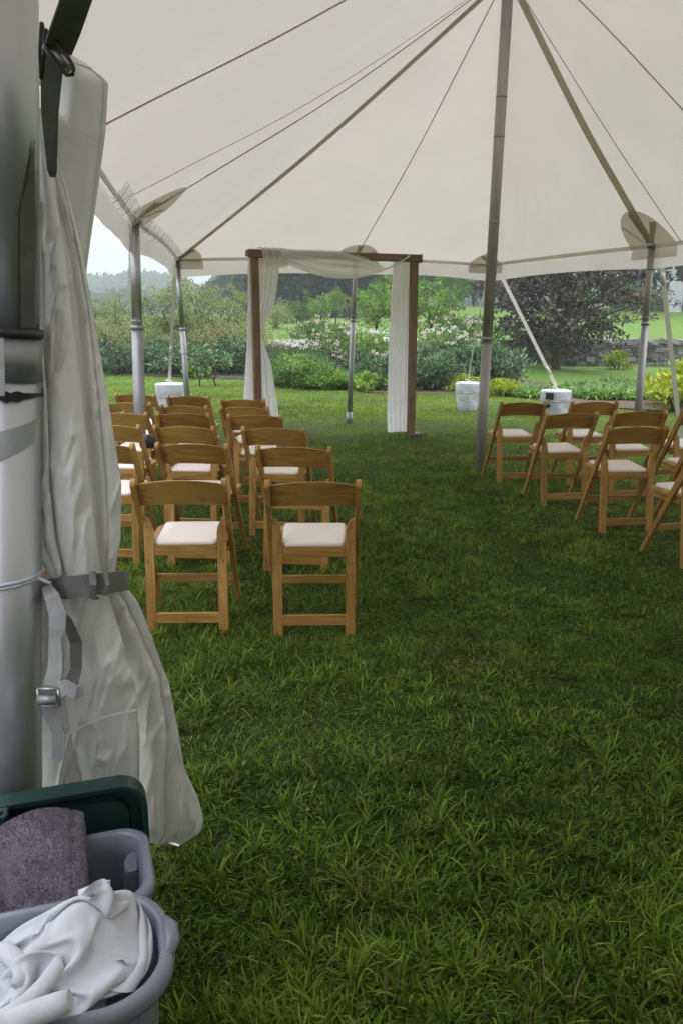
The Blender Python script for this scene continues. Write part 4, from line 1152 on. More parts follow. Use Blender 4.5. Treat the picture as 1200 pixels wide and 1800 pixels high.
# young trees and conifers behind
K_tree.put(wx(662, 31), 31, 0.78, 'bright green young tree filling the right half of the arch')
K_tree.put(wx(695, 33), 33, 0.85, 'bright green young tree behind the right arch drape')
K_tree.put(wx(752, 30), 30, 0.82, 'bright green young tree just right of the wooden arch')
K_tree.put(wx(790, 44), 44, 0.85, 'pale green tree beyond the lawn right of the arch')
K_con.put(wx(541, 42), 42, 0.82, 'small conical conifer on the far lawn in the left half of the arch')
K_con.put(wx(524, 43), 43, 0.6, 'lower conifer just left of the conical one on the far lawn')
K_fresh.put(wx(505, 42), 42, 1.0, 'round pale green bush on the far lawn beside the conifers')
K_tree.put(wx(566, 40), 40, 0.5, 'broad bright bush right of the conical conifer on the far lawn')
K_tree.put(wx(590, 41), 41, 0.5, 'bushy young tree left of the middle pole on the far lawn')
K_rus.put(wx(487, 38), 38, 0.8, 'russet round bush beside the left drape on the far lawn')

# right bed
for px, d, s, lb in [(770, 23.5, 1.1, 'flowering bush right of the arch with pale blooms'), (800, 22.0, 1.1, 'flowering bush in front of the copper tree, left side'),
                 (825, 21.5, 1.0, 'flowering bush behind the white weight and guy ropes'), (790, 26.5, 1.2, 'flowering bush on the rise right of the arch'), (835, 26, 1.2, 'large bush behind the centre pole')]:
    K_rose.put(wx(px, d), d, s, lb, 'flowering bushes right of the arch')
for px, d, s in [(745, 20.5, 1), (775, 20.0, 1), (812, 19.5, .95), (838, 19.2, .9), (868, 19.4, 1.0), (850, 20.6, 1.1)]:
    K_leaf.put(wx(px, d), d, s, 'leafy perennial between the arch and centre pole', 'leafy perennials between arch and centre pole')
for px, d, s in [(808, 17.6, 1), (838, 17.3, .9), (872, 16.7, .9), (890, 16.9, .8)]:
    K_yel.put(wx(px, d), d, s * 0.72, 'low yellow green plant at the bed edge near centre pole', 'low yellow plants by the centre pole')
for i, (px, d, s) in enumerate([(890, 17.6, 1), (905, 16.9, 1), (925, 17.3, 1.1), (940, 16.4, 1), (957, 17.0, .9), (1005, 17.2, 1.0), (1030, 16.6, 1.1), (1052, 16.2, 1.2), (1075, 16.5, 1.2), (1098, 16.0, 1.2),
                   (1120, 16.6, 1.1), (1060, 17.8, 1.1), (1090, 18.2, 1.1), (1040, 18.6, 1), (1015, 18.8, 1), (1120, 18.4, 1.1), (1145, 17.6, 1.1), (985, 18.6, .9), (1070, 19.8, 1), (1105, 20.2, 1)]):
    K_low.put(wx(px, d), d, s, 'low grassy green plant in the right bed', 'low plants in the right bed')
for px, d, s, lb in [(1190, 13.6, 1.15, 'bright yellow shrub behind the right chairs at the picture edge'), (1222, 14.2, 1.5, 'tall yellow shrub at the right picture edge'), (1172, 14.8, 1.0, 'smaller yellow shrub right of the corner pole')]:
    K_yel.put(wx(px, d), d, s, lb, 'yellow shrubs at the right edge')
K_yel.put(wx(1082, 25.2), 25.2, 1.0, 'single yellow plant growing against the stone wall')

# copper tree -----------------------------------------------------------
rg = np.random.default_rng(5)
ct = thing('copper_beech', 'dark copper leaved tree spreading wide beyond the centre pole', 'tree', (wx(974, 24.6), 24.6, H0(wx(974, 24.6), 24.6)))
m = 470
a = rg.uniform(0, 2 * PI, m); tt = rg.uniform(0, 1, m)
zz = 0.75 + 4.6 * tt
prof = np.interp(zz, [0.7, 1.2, 2.0, 3.2, 4.4, 5.6], [0.9, 1.85, 2.45, 2.4, 1.9, 0.7])
q = rg.uniform(0.35, 1.05, m)
# layered branches: clumps gather on flat tiers
zz = np.round(zz / 0.34) * 0.34 + rg.normal(0, 0.07, m)
C = np.stack([np.cos(a) * q * prof, np.sin(a) * q * prof, zz - 0.12 * q * prof], -1)
C = C[C[:, 2] > 0.35]
V1 = clumps(C, rg.uniform(0.16, 0.36, len(C)), 46, 0.115, 0.07, rg, tint0=0.42, tvar=0.2, cvar=0.2, flat=0.45, up=0.1)
# long pinkish twigs reaching out to the right and left
tw = []; tips = []
for k, (ax, az, ln) in enumerate([(0.0, 3.3, 3.0), (0.2, 2.9, 2.7), (-0.2, 1.55, 3.1), (-0.1, 1.25, 2.6), (0.1, 3.7, 2.6), (3.2, 2.6, 3.0), (3.0, 3.1, 3.3), (3.3, 2.2, 2.9), (-0.3, 1.9, 2.7)]):
    d = np.array([math.cos(ax), math.sin(ax) * 1 - 0.25, 0.10])
    tips.append(tuple(d * ln + np.array([0, 0, az])))
    for s in np.linspace(0.5, 1.0, 12): tw.append(d * ln * s + np.array([0, 0, az]) + rg.normal(0, 0.05, 3))
tw = np.array(tw)
V2 = clumps(tw, np.full(len(tw), 0.13), 16, 0.085, 0.045, rg, tint0=0.86, tvar=0.12, cvar=0.08, flat=0.5)
V, F, Tt = merge([V1, V2])
link('crown', mesh_np('crown', V, F, 3, Tt, mat=G['copper']), ct)
mb = MB().tube([(0.0, 0, -0.2), (-0.03, 0, 0.5), (0.03, 0.02, 1.2), (-0.02, 0, 2.2), (0.05, 0, 4.2)], [0.14, 0.115, 0.10, 0.08, 0.03], 10, cap=False)
limbs(mb, [(0, 0, 0.9), (0, 0, 1.4), (0, 0, 2.0), (0, 0, 2.8)], list(C[rg.choice(len(C), 46, replace=False)]) + tips, 0.035, rg, 0.07)
mb.build('trunk', M_bark, ct, normals=False)

# dry stone wall ----------------------------------------------------------
M_stone = noisy('fieldstone', [(0.25, (0.07, 0.065, 0.06)), (0.5, (0.20, 0.19, 0.18)), (0.72, (0.38, 0.365, 0.35))], 5, 0.85, bump=0.8, bscale=16, objvar=0.3, bdist=0.03, spec=0.15)
M_capst = noisy('cap_stone', [(0.3, (0.16, 0.155, 0.15)), (0.7, (0.36, 0.35, 0.345))], 6, 0.85, bump=0.6, bscale=18, objvar=0.2, bdist=0.02, spec=0.15)
wall = thing('dry_stone_wall', 'low dry stone retaining wall below the upper lawn, right of the copper tree', 'wall', (5.0, 26.9, 0.0))
stone_me = []
for k in range(7):
    b = bmesh.new(); bmesh.ops.create_cube(b, size=1)
    bmesh.ops.subdivide_edges(b, edges=b.edges[:], cuts=1, use_grid_fill=True)
    for v in b.verts:
        c = v.co.copy(); v.co = v.co * (0.80 + 0.20 / max(0.6, c.length * 1.25)) + Vector((random.uniform(-.07, .07), random.uniform(-.07, .07), random.uniform(-.09, .09)))
    me = bpy.data.meshes.new('stone'); b.to_mesh(me); b.free()
    me.materials.append(M_stone); stone_me.append(me)
cap_me = []
for k in range(3):
    me = stone_me[k].copy(); me.materials.clear(); me.materials.append(M_capst); cap_me.append(me)
x_end = 10.5
z = 0.0; course = 0
while z < 0.78:
    hh = random.uniform(0.12, 0.19) if z < 0.62 else 0.16
    cap = z >= 0.62
    x = random.uniform(-0.2, 0)
    while x < x_end:
        w = random.uniform(0.22, 0.52) if not cap else random.uniform(0.45, 0.8)
        o = link('stone', random.choice(cap_me if cap else stone_me), wall)
        o.location = (x + w / 2, random.uniform(-0.05, 0.05) - (0.03 if cap else 0), z + hh / 2 + 0.10 + 0.0)
        o.scale = (w * 1.02, random.uniform(0.34, 0.5), hh * random.uniform(0.95, 1.12))
        o.rotation_euler = (random.uniform(-.08, .08), random.uniform(-.09, .09), random.uniform(-.15, .15))
        x += w
    z += hh
    if cap: break
MB().box((x_end / 2, 0.18, 0.42), (x_end, 0.16, 0.68)).build('rubble_core', M_stone, wall)

# big trees behind the upper lawn, memorial stones
gs = noisy('pale_granite', [(0.3, (0.36, 0.36, 0.38)), (0.7, (0.56, 0.56, 0.58))], 8, 0.8, bump=0.2)
for px, d, w, h, tl, lb in [(1171, 47, 0.95, 1.75, 0.03, 'pale upright memorial slab on the upper lawn right of the corner pole'), (1104, 49, 0.8, 1.9, 0.3, 'dark leaning slab behind the upper lawn left of the corner pole')]:
    x = wx(px, d)
    t = thing('standing_stone', lb, 'stone', (x, d, H0(x, d)), 0.3)
    ol = rounded_poly([(-w / 2, -0.2), (w / 2, -0.2), (w * 0.46, h * 0.92), (w * 0.1, h), (-w * 0.42, h * 0.9)], [0, 0, .1, .2, .15], 4)
    o = MB().prism(ol, 0.22, 'xz', -0.11).build('slab', gs if tl < 0.1 else M_capst, t, bevel=0.02)
    o.rotation_euler = (0, tl, 0)
rg = np.random.default_rng(90)
def bigtree(x, y, h, r, th, tr, lb, mat, sd, tint0=0.5, nc=260):
    t = proto_tree('b', sd, h, r, th, nc, 30, 0.42, 0.22, mat, name='large_tree', tr=tr, nlimb=16, tint0=tint0, hollow=0.45)
    t.location = (x, y, H0(x, y) - 0.1); t['label'] = lb; t['category'] = 'tree'
    return t
bigtree(wx(1197, 50), 50, 14, 5.5, 3.0, 0.62, 'big shade tree with a thick dark trunk at the right picture edge', G['mid'], 31)
bigtree(wx(1120, 56), 56, 13, 5.2, 0.8, 0.4, 'leafy tree whose foliage hangs to the ground left of the corner pole', G['mid'], 32, 0.4)
bigtree(wx(1000, 52), 52, 12, 5.0, 0.7, 0.4, 'dark tree standing behind the copper tree', G['mid'], 33, 0.35)
bigtree(wx(1075, 60), 60, 13, 5.4, 0.8, 0.4, 'tall tree rising between the copper tree and the corner pole', G['wood'], 36, 0.5)
bigtree(wx(1290, 54), 54, 14, 5.5, 1.0, 0.5, 'shade tree just past the right picture edge', G['mid'], 34)
for px, d, s in [(1110, 48.2, 1.5), (1150, 48, 1.0), (1128, 48.6, 1.2), (1010, 46, 1.4), (985, 45, 1.3)]:
    K_fresh.put(wx(px, d), d, s, 'bright leafy shrub under the big trees', 'shrubs under the big trees')

# dark evergreen wood beyond the middle lawn; each tree its own object
grp = 'dark evergreens beyond the middle lawn'
i = 0
for px, d in [(482, 70), (508, 66), (532, 69), (558, 64), (585, 67), (612, 65), (640, 68), (668, 72), (700, 74)]:
    nm = ['at the left arch drape', 'left of the conifer', 'above the conical conifer', 'above the bright bush', 'left of the middle pole', 'behind the middle pole', 'right of the middle pole', 'above the bright young tree', 'behind the right arch drape'][i]
    K_ever.put(wx(px, d), d, 0.86 + 0.1 * math.sin(i * 2.3), 'dark evergreen tree beyond the lawn ' + nm, grp); i += 1
# small dark posts of trunks right of the arch, standing free against the sky gap
for px, d, s, lb in [(742, 60, .62, 'slim dark evergreen just right of the wooden arch'), (776, 62, .60, 'slim dark evergreen between the arch and the guy ropes')]:
    o = K_ever.put(wx(px, d), d, s * 0.55, lb, grp); o.scale = (s * 0.36, s * 0.36, s * 1.0)
# mid-distance woodland
i = 0
lw = [('pale hazy tree seen just left of the arch drape', 418, 86, 0.72), ('hazy tree left of the drape with gaps of sky in it', 396, 92, 0.68), ('hazy tree standing at the far end of the left field', 374, 98, 0.60),
      ('hazy tree low beside the arch drape', 440, 84, 0.70), ('hazy tree behind the left arch post', 462, 84, 0.78), ('tree beyond the field right of the arch', 735, 92, 0.62), ('tree beyond the field above the flowering bushes', 768, 88, 0.58),
      ('tree beyond the field left of the guy ropes', 800, 90, 0.60), ('tree beyond the field behind the guy ropes', 828, 84, 0.66), ('tree beyond the field behind the centre pole', 860, 80, 0.78), ('tree beyond the field behind the copper tree', 900, 76, 0.88), ('tree behind the copper tree crown', 945, 72, 0.95)]
for lb, px, d, s in lw:
    K_wood.put(wx(px, d), d, s * (0.62 if px < 470 else 0.8), lb, 'trees beyond the fields', sz=0.95 if px < 470 else 1)

# far woods and hills --------------------------------------------------------
def far_wood(name, y0, y1, x0, x1, n, top, seed, label, size, rad):
    rg = np.random.default_rng(seed)
    x = rg.uniform(x0, x1, n); y = rg.uniform(y0, y1, n)
    zt = top(x) * rg.uniform(0.5, 1.0, n) ** 0.5
    per = 34
    C = np.stack([x, y, zt], -1)
    R = rad * rg.uniform(0.6, 1.3, n)
    V, F, T = clumps(C, R, per, size, size * 0.65, rg, tint0=0.5, tvar=0.12, cvar=0.22, flat=0.8, up=0.6)
    link(name, mesh_np(name, V, F, 3, T, mat=G['wood']), kind='stuff', label=label, category='wood')
def hill(name, y, w, hfun, x0, x1, n=80):
    V = []; F = []
    for i in range(n + 1):
        x = x0 + (x1 - x0) * i / n
        for k, (dy, hh) in enumerate([(-w, 0), (-w * 0.5, 0.55), (0, 0.95), (w * 0.6, 1.0), (w * 2, 0.3)]):
            V.append((x, y + dy, H0(x, y + dy) * (1 - min(1, hh)) + hfun(x) * hh - 0.5))
    for i in range(n):
        for k in range(4):
            a = i * 5 + k
            F.append((a, a + 5, a + 6, a + 1))
    link(name, mesh_np(name, V, F, 4, smooth=True, mat=noisy(name + '_cover', [(0.3, (0.02, 0.045, 0.016)), (0.7, (0.05, 0.095, 0.03))], 0.08, 0.9, bump=0.5, bscale=0.6, bdist=1.0)), kind='structure')
def ridge(x): # far ridge top in metres above the ground plane, y about 330
    return 10.8 + 4.0 * np.exp(-((x + 85) / 22) ** 2) + 3.2 * np.exp(-((x + 58) / 11) ** 2) + 2.0 * np.sin(x * 0.05) + 1.2 * np.sin(x * 0.17 + 1) + 8 * sstep(20, 160, x)
hill('far_hill', 330, 50, lambda x: float(ridge(x)) - 2.5, -330, 330)
far_wood('far_woodland', 285, 345, -260, 260, 2600, lambda x: ridge(x) + 0.5, 51, 'misty wooded ridge on the horizon', 2.4, 3.2)
def lowr(x): return 5.6 + 1.6 * np.sin(x * 0.09 + 0.5) + 1.1 * np.sin(x * 0.27)
far_wood('nearer_woodland', 168, 186, -130, 110, 1500, lambda x: lowr(x), 52, 'hazy band of woodland at the end of the left field', 1.3, 2.0)

# mist over the far fields ---------------------------------------------------
def haze():
    m, nt, out = mat_new('mist')
    v = N(nt, 'ShaderNodeVolumePrincipled', {'Color': (0.86, 0.92, 1.0, 1), 'Density': 0.0015, 'Anisotropy': 0.2})
    nt.links.new(v.outputs[0], out.inputs['Volume'])
    MB().box((0, 190, 13), (900, 460, 34)).build('haze', m, kind='stuff', label='thin pale mist between the tent and the far woods', category='mist')
haze()

ordinals()

# broad-leaved weeds and lying dry stems in the lawn
rg = np.random.default_rng(321)
nc = 900
y = 1.0 * (6.5 / 1.0) ** rg.uniform(0, 1, nc); x = rg.uniform(-1, 1, nc) * (0.46 * y + 0.6)
keep = fbm(x * 1.3 + 7, y * 1.3, 101) > 0.52
x, y = x[keep], y[keep]
C = np.stack([x, y, hgt(x, y) + 0.022], -1)
V, F, Tt = clumps(C, np.full(len(x), 0.018), 5, 0.020, 0.016, rg, tint0=0.45, up=1.2, flat=0.5, out=0.6)
link('clover', mesh_np('clover', V, F, 3, Tt, mat=G['mid']), kind='stuff', label='small broad clover leaves scattered low in the near grass', category='weeds')
V = []; F = []
for k in range(45):
    y = 1.1 * 6.5 ** rg.uniform(); x = rg.uniform(-1, 1) * (0.46 * y + 0.3); a = rg.uniform(0, 2 * PI); L = rg.uniform(0.05, 0.15); w = 0.0016
    z = H0(x, y) + rg.uniform(0.02, 0.045); bd = rg.normal(0, 0.25)
    q = [(x + math.cos(a + bd * t) * L * t, y + math.sin(a + bd * t) * L * t, z + 0.012 * math.sin(PI * t)) for t in (0, 0.33, 0.66, 1)]
    i0 = len(V)
    for p in q: V += [(p[0] - math.sin(a) * w, p[1] + math.cos(a) * w, p[2]), (p[0] + math.sin(a) * w, p[1] - math.cos(a) * w, p[2] + 0.001)]
    for j in range(3): F.append((i0 + 2 * j, i0 + 2 * j + 1, i0 + 2 * j + 3, i0 + 2 * j + 2))
M_straw = noisy('dry_straw', [(0.3, (0.10, 0.07, 0.035)), (0.7, (0.18, 0.13, 0.07))], 20, 0.8)
link('dry_stems', mesh_np('dry_stems', V, F, 4, mat=M_straw), kind='stuff', label='thin dry straw stems lying on the near grass', category='straw')

# ------------------------------------------------------------------ near pole, tied sidewall curtain, tubs
_c, _s = math.cos(math.atan(330 / 1400)), math.sin(math.atan(330 / 1400))
def seen(px, py, d):
    """point d metres ahead of the viewer along a measured sight line"""
    X = (px - 600) / 1400; Y = (900 - py) / 1400
    v = Vector((X, _c + Y * _s, -_s + Y * _c)) * (d / (_c + Y * _s))
    return v + Vector((0, 0, 1.46))
M_pole = noisy('brushed_tube', [(0.3, (0.36, 0.37, 0.38)), (0.55, (0.50, 0.51, 0.525)), (0.75, (0.60, 0.61, 0.625))], 3.5, 0.36, metal=0.7, bump=0.05, bscale=30, stretch=(1, 1, 0.06), rvar=0.10, bdist=0.002)
M_side = canvas_mat('sidewall_vinyl', (0.76, 0.75, 0.72), 0.08, 0.28, 0.5, 2.5, 0.06, 0.5)
M_tie = noisy('grey_tie_strap', [(0.3, (0.13, 0.13, 0.125)), (0.7, (0.20, 0.20, 0.19))], 30, 0.6, bump=0.3, bscale=220, bdist=0.002)
M_web = noisy('grey_webbing', [(0.3, (0.26, 0.26, 0.26)), (0.7, (0.40, 0.40, 0.40))], 20, 0.75, bump=0.6, bscale=300, stretch=(1, 1, 0.3), bdist=0.003)
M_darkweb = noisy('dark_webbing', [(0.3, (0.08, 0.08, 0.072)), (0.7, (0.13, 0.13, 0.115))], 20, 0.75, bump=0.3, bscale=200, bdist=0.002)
M_tape = noisy('scuffed_tape', [(0.3, (0.42, 0.43, 0.44)), (0.7, (0.62, 0.63, 0.65))], 12, 0.35, metal=0.3, bump=0.6, bscale=22, bdist=0.006)

p0 = seen(18, 1390, 1.56); p1 = seen(1, 0, 1.56)
ax = (p1 - p0).normalized()
foot = p0 - ax * (p0.z / ax.z); foot.z = -0.02
topp = p0 + ax * ((2.27 - p0.z) / ax.z)
t = thing('tent_pole', 'thick shiny aluminium pole at the left picture edge beside the tied curtain', 'pole', foot)
def along(py):  # local point on the axis seen at that height
    best = min((abs(pz - py), q) for q in np.linspace(0.1, 1.0, 400) for pz in [900 - 1400 * (((foot + (topp - foot) * q).z - 1.46) * _c + (foot + (topp - foot) * q).y * _s) / ((foot + (topp - foot) * q).y * _c - ((foot + (topp - foot) * q).z - 1.46) * _s)])
    return (topp - foot) * best[1]
RP = 0.0655
Lp = topp - foot
MB().tube([Lp * 0, along(590)], RP, 48).build('lower_tube', M_pole, t)
MB().tube([along(590), Lp], RP * 0.965, 48).build('upper_tube', M_pole, t)
MB().tube([along(591), along(577)], RP * 1.07, 40).build('black_ring', M_black, t, bevel=0.0)
MB().tube([along(668), along(592)], RP * 1.02, 40).build('joint_sleeve', M_galv, t)
mb = MB()
mb.grid(lambda u, v: along(708).lerp(along(676), v + (0.5 - v) * (0.9 * float(vnoise(u * 17, 3.3, 8)) + 0.25 * float(vnoise(u * 60, 1.3, 9)))) + Vector((math.cos(u * 2 * PI), math.sin(u * 2 * PI), 0)) * RP * 1.03, 60, 5, wrap=True)
mb.build('torn_black_tape', M_black, t, normals=False)
def patch_on(name, pys, a0, a1, rr, mat, jit=0.0):
    """strip wrapped on the tube between heights pys at left and right ends"""
    (l0, l1), (r0, r1) = pys
    L0, L1, R0, R1 = along(l0), along(l1), along(r0), along(r1)
    def f(u, v):
        a = a0 + (a1 - a0) * u
        b = L0.lerp(R0, u).lerp(L1.lerp(R1, u), v)
        return b + Vector((math.cos(a), math.sin(a), 0)) * RP * (rr + jit * math.sin(v * 31 + u * 17) * math.sin(u * 23))
    MB().grid(f, 26, 10).build(name, mat, t, normals=False)
patch_on('label_patch', ((592, 690), (592, 690)), -PI * 0.80, -PI * 0.38, 1.035, M_tape, 0.008)
patch_on('wrapped_tape', ((835, 770), (770, 735)), -PI * 0.85, -PI * 0.02, 1.012, M_tape, 0.006)
patch_on('dark_reflection_strip', ((577, 380), (577, 240)), -PI * 0.24, -PI * 0.08, 1.02, M_darkweb)  # dark reflection on the tube, laid on as a dark-coloured strip
mb = MB()
c = along(1022)
for off in (0, 0.0065):
    mb.tube([c + Vector((math.cos(a) * (RP + 0.003), math.sin(a) * (RP + 0.003), off + 0.012 * math.cos(a) + 0.002 * math.sin(3 * a + off * 900))) for a in [k * 2 * PI / 36 for k in range(37)]], 0.0036, 6, cap=False)
mb.tube([c + Vector((RP * 0.98, -0.015, 0.012)), c + Vector((RP + 0.03, -0.02, 0.0))], 0.004, 6)
mb.build('white_cord', M_bag, t)
MB().tube([Lp, Lp + Vector((0, 0, 0.10))], 0.012, 8).build('top_pin', M_alu, t)

# curtain -------------------------------------------------------------------
cur = thing('tied_curtain', 'grey white vinyl tent sidewall gathered and tied beside the near pole', 'curtain', (-0.55, 1.62, 0.2))
O = Vector((-0.55, 1.62, 0.2))
def sheet(rows, cols, dist, name, nu, nv, amp=0.5, maxd=0.05, curl=0.07, wr=0.002, sharp=0.62, hem=None, mat=None, seed=0, fac=None):
    """rows: heights; cols: fold valleys as columns of x at each row; pillow-shaped folds between valleys"""
    K = len(cols)
    def f(u, v):
        py = rows[0] + (rows[-1] - rows[0]) * v
        xs = [float(np.interp(py, rows, c)) for c in cols]
        d = float(np.interp(py, rows, dist))
        s = u * (K - 1 + 0.35)
        k = min(int(s), K - 2); fr = s - k
        if fr > 1: # past the right edge: turn back round the bundle
            q = (fr - 1) / 0.35
            x = xs[-1] - 22 * q * q; dd = d + curl * math.sin(q * PI / 2)
        else:
            x = xs[k] + (xs[k + 1] - xs[k]) * fr
            wd = (xs[k + 1] - xs[k]) * d / 1400
            a = min(maxd, wd * amp) * (fac[k] if fac else 1)
            # unequal folds: skew each one differently
            sk = 0.5 + 0.22 * math.sin(k * 2.3 + seed)
            fr2 = fr ** (math.log(0.5) / math.log(sk))
            dd = d - a * abs(math.sin(PI * fr2)) ** sharp + (0.0 if k < K - 2 or fr < 0.5 else curl * 0.25 * (fr - 0.5) ** 2)
            cr_ = float(fbm(x * 0.022 + py * 0.006 + k * 5, py * 0.0045 - x * 0.004, 120 + seed, 3))
            dd += -wr * 2.2 * (1 - min(1, abs(cr_ - 0.5) * 9)) ** 1.5
            dd += wr * (2.4 * float(fbm(x * 0.035 + k * 7, py * 0.008 + x * 0.01, 80 + seed, 3)) - 1.2) + wr * 0.8 * abs(float(vnoise(x * 0.06 - py * 0.02, py * 0.012, 90 + seed)) - 0.5)
        yy = py
        if hem and v > 0.9: yy += hem(u) * (v - 0.9) / 0.1
        return seen(x, yy, dd) - O
    MB().grid(f, nu, nv).build(name, mat or M_side, cur, normals=False)
r = [190, 330, 430, 560, 700, 850, 950, 1012]
# back layer: bulging right-hand part
sheet(r, [[60, 66, 80, 96, 112, 120, 126, 130], [74, 100, 122, 140, 152, 166, 176, 178], [75, 112, 136, 158, 174, 188, 190, 187], [77, 118, 142, 166, 190, 214, 212, 201]],
      [1.72, 1.71, 1.70, 1.69, 1.67, 1.66, 1.66, 1.66], 'rear_fold', 90, 130, amp=0.55, maxd=0.05, wr=0.004, fac=[0.5, 0.8, 1.0])
# front layer falling diagonally from the pole
sheet(r, [[40, 44, 50, 52, 54, 58, 66, 84], [62, 68, 74, 80, 78, 84, 100, 112], [72, 96, 112, 128, 146, 160, 170, 178]],
      [1.66, 1.66, 1.66, 1.65, 1.63, 1.62, 1.62, 1.63], 'front_fold', 90, 130, amp=0.45, maxd=0.06, wr=0.004, curl=0.05, fac=[0.5, 1.0], seed=1)
sheet([560, 700, 850, 950, 1012], [[40, 44, 48, 60, 84], [66, 74, 70, 78, 98], [72, 84, 88, 98, 112]],
      [1.62, 1.60, 1.59, 1.59, 1.60], 'pole_side_fold', 60, 90, amp=0.5, maxd=0.03, wr=0.003, curl=0.03, fac=[0.6, 1.0], seed=4)
r = [1004, 1060, 1120, 1200, 1300, 1350, 1400, 1440, 1465, 1488]
sheet(r, [[166, 178, 196, 214, 222, 223, 224, 226, 230, 236], [190, 222, 250, 284, 296, 292, 290, 292, 290, 276], [203, 244, 268, 297, 316, 324, 347, 359, 352, 316]],
      [1.67, 1.70, 1.73, 1.78, 1.83, 1.85, 1.87, 1.88, 1.885, 1.89], 'right_lobe', 90, 120, amp=0.42, maxd=0.05, wr=0.006, sharp=0.8, seed=2, hem=lambda u: -8 * abs(math.sin(u * 7)), fac=[1.0, 0.8])
sheet([1004, 1060, 1120, 1200, 1300, 1400, 1440, 1486], [[84, 74, 66, 62, 66, 74, 80, 92], [128, 118, 110, 112, 126, 150, 158, 170], [182, 196, 214, 238, 246, 245, 248, 262]],
      [1.63, 1.63, 1.64, 1.66, 1.70, 1.75, 1.77, 1.79], 'lower_skirt', 130, 120, amp=0.36, maxd=0.06, wr=0.006, sharp=0.85, seed=3, hem=lambda u: -12 * abs(math.sin(u * 5)), fac=[0.55, 0.9])
def hseam(u, v):
    px = 112 + 128 * u; py = 1292 - 46 * u - 8 * math.sin(PI * u) + 4 * v
    return seen(px, py, 1.625 - 0.018 * math.sin(PI * (u * 0.8 + 0.1))) - O
MB().grid(hseam, 30, 3).build('sewn_seam', M_side, cur, normals=False)
# the smooth flap behind the folds, with a doubled hem along its top
def flap(u, v):
    py = 86 + (560 - 86) * v
    xr = float(np.interp(py, [86, 130, 230, 330, 420, 480, 560], [150, 191, 186, 173, 160, 152, 150]))
    xl = float(np.interp(py, [86, 130, 560], [88, 74, 60]))
    top = 44 * u ** 1.4 * (1 - v) ** 6
    return seen(xl + (xr - xl) * u, py + top * 0.6, 1.80 - 0.05 * math.sin(PI * u) + 0.012 * math.sin(u * 9 + v * 4) + (0.05 * (u - 0.8) if u > 0.8 else 0)) - O
MB().grid(flap, 40, 50).build('top_flap', M_side, cur, normals=False)
MB().grid(lambda u, v: flap(u, 0.0 + 0.035 * v) + Vector((0, -0.004, 0.002)), 30, 3).build('flap_hem', M_side, cur, normals=False)
MB().grid(lambda u, v: flap(0.955 + 0.05 * u, v) + Vector((0, -0.004, 0.0)), 3, 40).build('flap_hem', M_side, cur, normals=False)
# tie strap
tie = thing('tie_strap', 'dark grey strap buckled round the waist of the curtain', 'strap', (-0.55, 1.5, 0.9))
O2 = Vector((-0.55, 1.5, 0.9))
pts = [seen(x, y, d) - O2 for x, y, d in [(62, 1036, 1.665), (84, 1036, 1.600), (115, 1034, 1.570), (150, 1029, 1.560), (185, 1025, 1.565), (212, 1022, 1.590), (226, 1020, 1.625), (222, 1021, 1.705)]]
MB().ribbon(pts, [0.040, 0.044, 0.047, 0.046, 0.045, 0.043, 0.042, 0.04], (0, 0, 1), 0.003).build('band', M_tie, tie)
pts = [seen(x, y, d) - O2 for x, y, d in [(163, 1005, 1.555), (165, 1028, 1.543), (163, 1050, 1.552), (170, 1052, 1.565)]]
MB().ribbon(pts, 0.014, (1, 0, 0), 0.006).build('keeper_loop', M_tie, tie, bevel=0.001)
pts = [seen(x, y, d) - O2 for x, y, d in [(186, 1006, 1.557), (190, 1028, 1.549), (184, 1046, 1.555)]]
MB().ribbon(pts, 0.010, (1, 0, 0), 0.004).build('keeper_loop', M_tie, tie, bevel=0.001)
wb = [seen(x, y, d) - O2 for x, y, d in [(82, 1030, 1.565), (92, 1050, 1.535), (102, 1080, 1.525), (101, 1105, 1.520), (97, 1122, 1.520), (98, 1150, 1.515), (97, 1175, 1.510), (91, 1205, 1.505), (86, 1240, 1.515), (92, 1262, 1.525), (104, 1290, 1.535), (103, 1335, 1.545)]]
MB().ribbon(wb, [0.02, 0.03, 0.036, 0.034, 0.024, 0.028, 0.03, 0.032, 0.032, 0.03, 0.026, 0.026], (1, 0, 0.1), 0.003).build('hanging_webbing', M_web, tie)
wb = [seen(x, y, d) - O2 for x, y, d in [(88, 1050, 1.550), (118, 1090, 1.565), (134, 1130, 1.575), (134, 1175, 1.565), (126, 1200, 1.535), (108, 1205, 1.505)]]
MB().ribbon(wb, [0.01, 0.02, 0.026, 0.024, 0.03, 0.03], (1, 0, -0.1), 0.003).build('back_loop', M_tie, tie)
wb = [seen(x, y, d) - O2 for x, y, d in [(104, 1212, 1.500), (118, 1208, 1.495), (134, 1217, 1.490), (147, 1214, 1.495)]]
MB().ribbon(wb, [0.034, 0.032, 0.030, 0.020], (0.1, 0, 1), 0.004).build('loose_end', M_web, tie)
bc = seen(86, 1226, 1.497) - O2
mb = MB()
for a, b in (((-.021, .019), (.021, .019)), ((.021, .019), (.021, -.019)), ((.021, -.019), (-.021, -.019)), ((-.021, -.019), (-.021, .019))):
    mb.tube([bc + Vector((a[0], 0, a[1])), bc + Vector((b[0], 0, b[1]))], 0.0032, 8)
mb.build('buckle_frame', M_alu, tie)
MB().tube([bc + Vector((-.019, -0.006, -0.002)), bc + Vector((.019, -0.006, -0.002))], 0.010, 12).build('buckle_roller', M_galv, tie)
